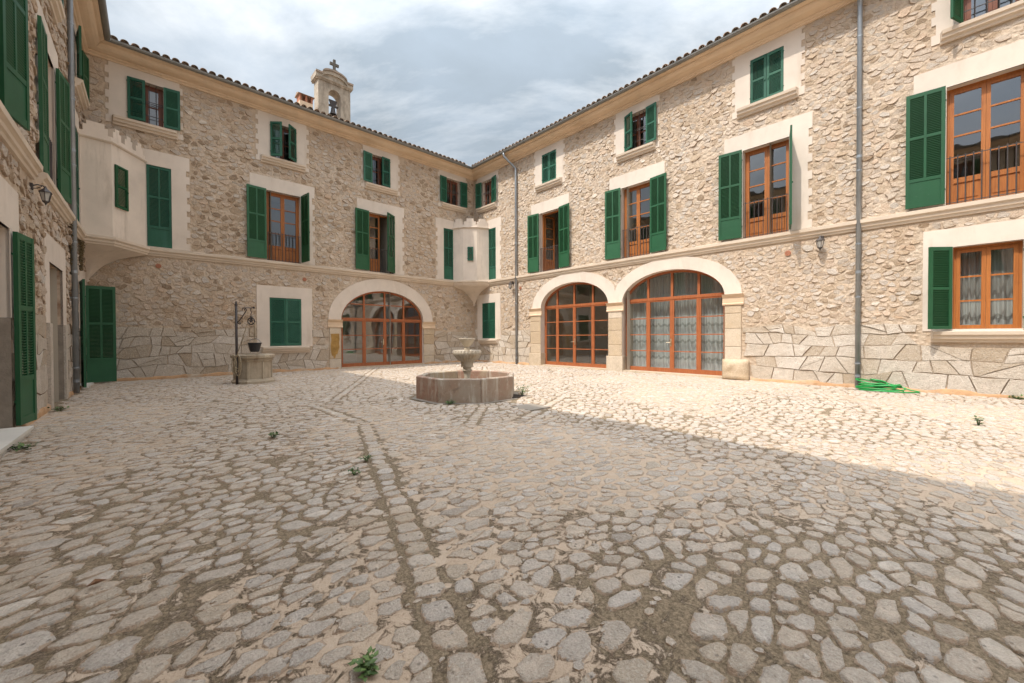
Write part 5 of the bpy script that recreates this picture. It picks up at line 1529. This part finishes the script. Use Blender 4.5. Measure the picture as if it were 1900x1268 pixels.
# iron grate in the ground beside it
gr = tag(empty('drain_grate', (5.42, 5.78, 0.012), 0.1), 'rusty iron drain grate in the cobbles at the foot of the fountain', 'drain')
b = MB(); b.box(-0.17, 0.17, -0.14, -0.12, 0, 0.018); b.box(-0.17, 0.17, 0.12, 0.14, 0, 0.018); b.box(-0.17, -0.15, -0.12, 0.12, 0, 0.018); b.box(0.15, 0.17, -0.12, 0.12, 0, 0.018); b.build('frame', M['iron'], gr)
for k in range(8):
    b = MB(); x = -0.13 + k * 0.037; b.box(x - 0.008, x + 0.008, -0.119, 0.119, 0.002, 0.016); b.build('bar', M['iron'], gr)

# ================================================================== WELL
we = tag(empty('well', (WC[0], WC[1], 0), 0.75), 'weathered octagonal stone well head by the closed green window', 'well')
def octa(prof, mat, name, twist=0.0, smooth=False):
    b = MB(); b.lathe(prof, 8); b.v = [(x * math.cos(twist) - y * math.sin(twist), x * math.sin(twist) + y * math.cos(twist), z) for x, y, z in b.v]
    return b.build(name, M[mat], we, smooth=smooth)
octa([(0.51, -0.02), (0.51, 0.055), (0.48, 0.085), (0.455, 0.12)], 'well', 'base', PI / 8)
octa([(0.435, 0.12), (0.435, 0.56)], 'well', 'shaft', PI / 8)
octa([(0.435, 0.56), (0.46, 0.575), (0.48, 0.61), (0.46, 0.635), (0.50, 0.655), (0.52, 0.67), (0.52, 0.735), (0.505, 0.75), (0.33, 0.75), (0.33, 0.30)], 'well', 'rim', PI / 8)
b = MB(); b.add([(0.33 * math.cos(2 * PI * k / 16), 0.33 * math.sin(2 * PI * k / 16), 0.31) for k in range(16)], [tuple(range(16))]); b.build('shaft_bottom', M['bucket'], we)
# carved rib at the visible corner
for k in range(8):
    a = PI / 8 + k * PI / 4; b = MB(); b.box(-0.022, 0.022, -0.022, 0.022, 0.12, 0.56); b.build('corner_rib', M['well'], we, loc=(0.435 * math.cos(a), 0.435 * math.sin(a), 0), rotz=a)
view_r = Vector((math.cos(yaw), -math.sin(yaw), 0))
cr = tag(empty('well_crane', (1.81, 12.28, 0), -yaw), 'black iron well post with scrolled arm and pulley', 'well crane')
b = MB(); b.tube([(0, 0, -0.02), (0, 0, 2.02)], 0.030, 10); b.lathe([(0.034, 2.02), (0.036, 2.05), (0.02, 2.075), (0.022, 2.10), (0.0, 2.15)], 10); b.build('post', M['iron'], cr, smooth=True)
b = MB(); b.tube([(0.02, 0, 1.88), (0.17, 0, 1.88)], 0.006, 5); b.tube([(0.17, 0, 1.95), (0.2, 0, 1.96), (0.44, 0, 1.96)], 0.011, 6)
b.tube([(0.035, 0, 1.60), (0.10, 0, 1.66), (0.22, 0, 1.83), (0.26, 0, 1.90), (0.245, 0, 1.95), (0.21, 0, 1.93), (0.22, 0, 1.89)], 0.011, 6)
b.tube([(0.035, 0, 1.60), (0.05, 0, 1.56), (0.09, 0, 1.545), (0.115, 0, 1.57), (0.09, 0, 1.59)], 0.010, 6)
b.tube([(0.17, 0, 1.95), (0.155, 0, 1.91), (0.17, 0, 1.90)], 0.009, 6)
b.lathe([(0.0, -0.028), (0.022, -0.018), (0.028, 0.0), (0.022, 0.018), (0.0, 0.028)], 8); b.v[-40:] = [(x + 0.45, y, z + 1.965) for x, y, z in b.v[-40:]]; b.build('arm', M['iron'], cr, smooth=True)
b = MB(); b.tube([(0.38, 0, 1.95), (0.365, 0, 1.88), (0.395, 0, 1.86), (0.375, 0, 1.80), (0.38, 0, 1.74)], 0.008, 6); b.tube([(0.38, -0.03, 1.63), (0.38, -0.03, 1.74), (0.38, 0.03, 1.74), (0.38, 0.03, 1.63)], 0.014, 6); b.build('hook', M['iron'], cr)
pu = MB()
ring = [(0.38 + 0.086 * math.cos(2 * PI * k / 24), 0, 1.62 + 0.086 * math.sin(2 * PI * k / 24)) for k in range(25)]
pu.tube(ring, 0.014, 6, False)
for k in range(5):
    a = 2 * PI * k / 5 + 0.3; pu.tube([(0.38, 0, 1.62), (0.38 + 0.082 * math.cos(a), 0, 1.62 + 0.082 * math.sin(a))], 0.009, 5)
pu.tube([(0.38, -0.035, 1.62), (0.38, 0.035, 1.62)], 0.022, 8); pu.build('pulley', M['iron'], cr, smooth=True)
# rope over the pulley, hitched on the post with a hanging hank
rp = tag(empty('rope', (1.81, 12.28, 0), -yaw), 'pale rope running over the well pulley, its hank hung on the post', 'rope')
b = MB(); b.tube([(0.05, -0.05, 0.78), (0.296, 0, 1.60), (0.315, 0, 1.68), (0.38, 0, 1.715), (0.445, 0, 1.68), (0.465, 0, 1.60), (0.465, 0, 1.16)], 0.009, 6); b.build('line', M['rope'], rp, smooth=True)
b = MB(); b.tube([(0.455, 0.0, 1.60), (0.445, 0.01, 1.3), (0.43, 0.0, 1.17), (0.45, 0.0, 1.14), (0.465, 0, 1.17)], 0.007, 5); b.build('tail', M['rope'], rp, smooth=True)
for i, (cx, rz_, rx, ya) in enumerate(((0.045, 0.20, 0.075, -0.05), (0.06, 0.17, 0.085, -0.062), (0.08, 0.26, 0.075, -0.07), (-0.03, 0.24, 0.06, -0.055), (0.03, 0.22, 0.07, -0.045))):
    b = MB(); b.tube([(cx + rx * math.cos(2 * PI * k / 20), ya + 0.01 * math.sin(3 * k), 0.75 - rz_ + rz_ * math.sin(2 * PI * k / 20)) for k in range(21)], 0.010, 6, False); b.build('loop', M['rope'], rp, smooth=True)
b = MB(); b.tube([(-0.10, -0.03, 0.70), (-0.06, -0.05, 0.76), (0.0, -0.05, 0.72), (0.07, -0.05, 0.78), (0.10, -0.04, 0.70)], 0.016, 6); b.build('hitch', M['rope'], rp, smooth=True)
bk = tag(empty('bucket', (1.81 + view_r.x * 0.465, 12.28 + view_r.y * 0.465, 0.835)), 'black bucket hanging on the rope over the well', 'bucket')
b = MB(); b.lathe([(0.0, 0.0), (0.086, 0.0), (0.150, 0.215), (0.158, 0.218), (0.158, 0.235), (0.146, 0.232), (0.10, 0.015), (0.0, 0.012)], 24); b.build('pail', M['bucket'], bk, smooth=False)
b = MB(); b.tube([(0.15 * math.cos(PI * k / 12) * math.cos(-yaw), 0.15 * math.cos(PI * k / 12) * math.sin(-yaw), 0.22 + 0.115 * math.sin(PI * k / 12)) for k in range(13)], 0.006, 6); b.build('handle', M['zinc'], bk)

# ================================================================== HOSE
b = MB(); pts = []
R_ = random.Random(5)
for k in range(0, 260):
    t = k / 260; q = 6.3 * t; a = 2 * PI * q; lap = int(q)
    ox, oy, tx = [(0, 0, 0.0), (0.05, 0.02, 0.05), (-0.04, -0.02, -0.05), (0.02, 0.04, 0.09), (0.07, -0.02, -0.08), (-0.10, 0.0, 0.12), (-0.10, 0, 0.1)][lap]
    f_ = q - lap; nx_ = [(0, 0, 0.0), (0.05, 0.02, 0.05), (-0.04, -0.02, -0.05), (0.02, 0.04, 0.09), (0.07, -0.02, -0.08), (-0.10, 0.0, 0.12), (-0.10, 0, 0.1), (-0.10, 0, 0.1)][lap + 1]
    ox, oy, tx = ox + (nx_[0] - ox) * f_, oy + (nx_[1] - oy) * f_, tx + (nx_[2] - tx) * f_
    rx, ry = 0.40 - 0.025 * q, 0.24 - 0.018 * q
    pts.append((ox + rx * math.cos(a), oy + ry * math.sin(a), 0.028 + 0.017 * q + abs(tx) * 0.5 * (1 + math.sin(a + lap))))
pts += [(0.32, 0.1, 0.12), (0.50, 0.03, 0.06), (0.64, 0.05, 0.03), (0.62, -0.06, 0.03), (0.40, -0.27, 0.03), (0.0, -0.31, 0.03), (-0.28, -0.28, 0.03)]
b.tube(pts, 0.0135, 7)
hs = b.build('garden_hose', M['hose'], None, smooth=True, loc=(XR - 0.34, YL - 14.66, 0.0), rotz=-PI / 2)
tag(hs, 'coiled bright green garden hose lying by the tall downpipe', 'hose')

# ================================================================== WEEDS, DEAD LEAF, MOSS
def weed(name, loc, n, rad, hgt, label, size=0.03, mat='leaf', seed=1, cat='plant'):
    R_ = random.Random(seed); root = tag(empty(name, loc), label, cat, 'weeds growing between the cobbles')
    st = MB(); lf = MB(); st.tone = 0.2
    for i in range(n):
        a = R_.uniform(0, 2 * PI); t = R_.uniform(0.2, 1.0); p1 = Vector((math.cos(a) * rad * t, math.sin(a) * rad * t, hgt * R_.uniform(0.35, 1.0)))
        st.tube([(0, 0, -0.01), tuple(p1 * 0.5 + Vector((0, 0, hgt * 0.12))), tuple(p1)], [0.004, 0.003, 0.002], 4)
        for q in range(4):
            lf.tone = R_.random(); c = p1 * R_.uniform(0.5, 1.05) + Vector((R_.uniform(-1, 1), R_.uniform(-1, 1), R_.uniform(-0.3, 0.8))) * size * 0.6
            d = Vector((R_.uniform(-1, 1), R_.uniform(-1, 1), R_.uniform(-0.2, 0.7))).normalized(); s = d.cross(Vector((0, 0, 1))).normalized(); up_ = s.cross(d)
            L = size * R_.uniform(0.7, 1.3); w_ = L * 0.36
            lf.add([tuple(c), tuple(c + d * L * 0.4 + s * w_ + up_ * L * 0.08), tuple(c + d * L + up_ * -L * 0.1), tuple(c + d * L * 0.4 - s * w_ + up_ * L * 0.08), tuple(c + d * L * 0.5)], [(0, 1, 4), (1, 2, 4), (2, 3, 4), (3, 0, 4)])
    st.build('stem', M[mat], root); lf.build('leaves', M[mat], root)
    return root
weed('weed', (5.60, 5.72, 0.0), 16, 0.16, 0.24, 'leafy weed growing beside the drain grate at the fountain', 0.045, seed=2)
weed('weed', (0.588, 1.40, 0.0), 12, 0.045, 0.035, 'small rosette weed in the nearest cobbles, closest to the viewer', 0.028, seed=3)
weed('weed', (8.12, -0.33, 0.0), 7, 0.05, 0.14, 'slender upright weed alone on the sunlit cobbles', 0.045, seed=4)
weed('weed', (1.35, 3.46, 0.0), 8, 0.06, 0.05, 'low weed tuft in the nearer spot along the guide row', 0.03, seed=5)
weed('weed', (1.60, 3.80, 0.0), 8, 0.05, 0.05, 'low weed tuft in the farther spot along the guide row', 0.03, seed=6)
weed('weed', (1.15, 5.45, 0.0), 8, 0.07, 0.07, 'dark weed tuft in the shaded cobbles in front of the well', 0.04, seed=7)
weed('weed', (-0.98, 6.72, 0.0), 16, 0.16, 0.05, 'green weed patch in front of the white doorstep', 0.04, seed=8)
weed('weed', (4.05, 6.0, 0.0), 14, 0.16, 0.05, 'creeping weed along the shaded foot of the fountain basin', 0.035, seed=9)
weed('weed', (XR - 0.10, -0.95, 0.0), 14, 0.16, 0.06, 'weed tuft against the sunlit wall below the square window', 0.04, seed=10)
weed('weed', (-0.98, 9.9, 0.0), 12, 0.14, 0.06, 'weed at the foot of the shaded wall beside the walled doorway', 0.04, seed=12)
b = MB(); b.tone = 0.6; b.add([(0, 0, 0.012), (0.03, 0.02, 0.03), (0.07, 0.0, 0.02), (0.035, -0.025, 0.035), (0.035, 0.0, 0.012)], [(0, 1, 4), (1, 2, 4), (2, 3, 4), (3, 0, 4)])
tag(b.build('dead_leaf', M['deadleaf'], None, loc=(-0.20, 2.75, 0.012)), 'brown curled dead leaf lying on the shaded cobbles', 'leaf')
def moss(u, z0, z1, w, n, label, seed):
    R_ = random.Random(seed); c, s = math.cos(wing_left.rotation_euler.z), math.sin(wing_left.rotation_euler.z)
    b = MB()
    for i in range(n):
        t = R_.random(); z = z1 - (z1 - z0) * t ** 1.2; x = R_.gauss(0, w * (1 - 0.5 * t)); y = -R_.uniform(0.01, 0.09) * (1 - 0.4 * t)
        b.tone = R_.random(); d = Vector((R_.uniform(-1, 1), R_.uniform(-1, 0.2), R_.uniform(-1, 1))).normalized() * 0.03; e_ = d.cross(Vector((0.3, 0.5, 0.8))).normalized() * 0.013
        b.add([(x, y, z), tuple(Vector((x, y, z)) + d * 0.5 + e_), tuple(Vector((x, y, z)) + d), tuple(Vector((x, y, z)) + d * 0.5 - e_)], [(0, 1, 2, 3)])
    o = b.build('dry_moss', M['moss'], None, loc=(wing_left.location.x + u * c, wing_left.location.y + u * s, 0), rotz=wing_left.rotation_euler.z)
    tag(o, label, 'moss')
moss(12.85, 2.55, 3.74, 0.16, 2600, 'brown dry moss growing on the wall behind the left downpipe', 1)
moss(14.25, 2.85, 3.56, 0.14, 1500, 'brown dry moss under the big turret beside the narrow door', 2)
print('objects', len(bpy.data.objects), 'polys', sum(len(o.data.polygons) for o in bpy.data.objects if o.type == 'MESH'))
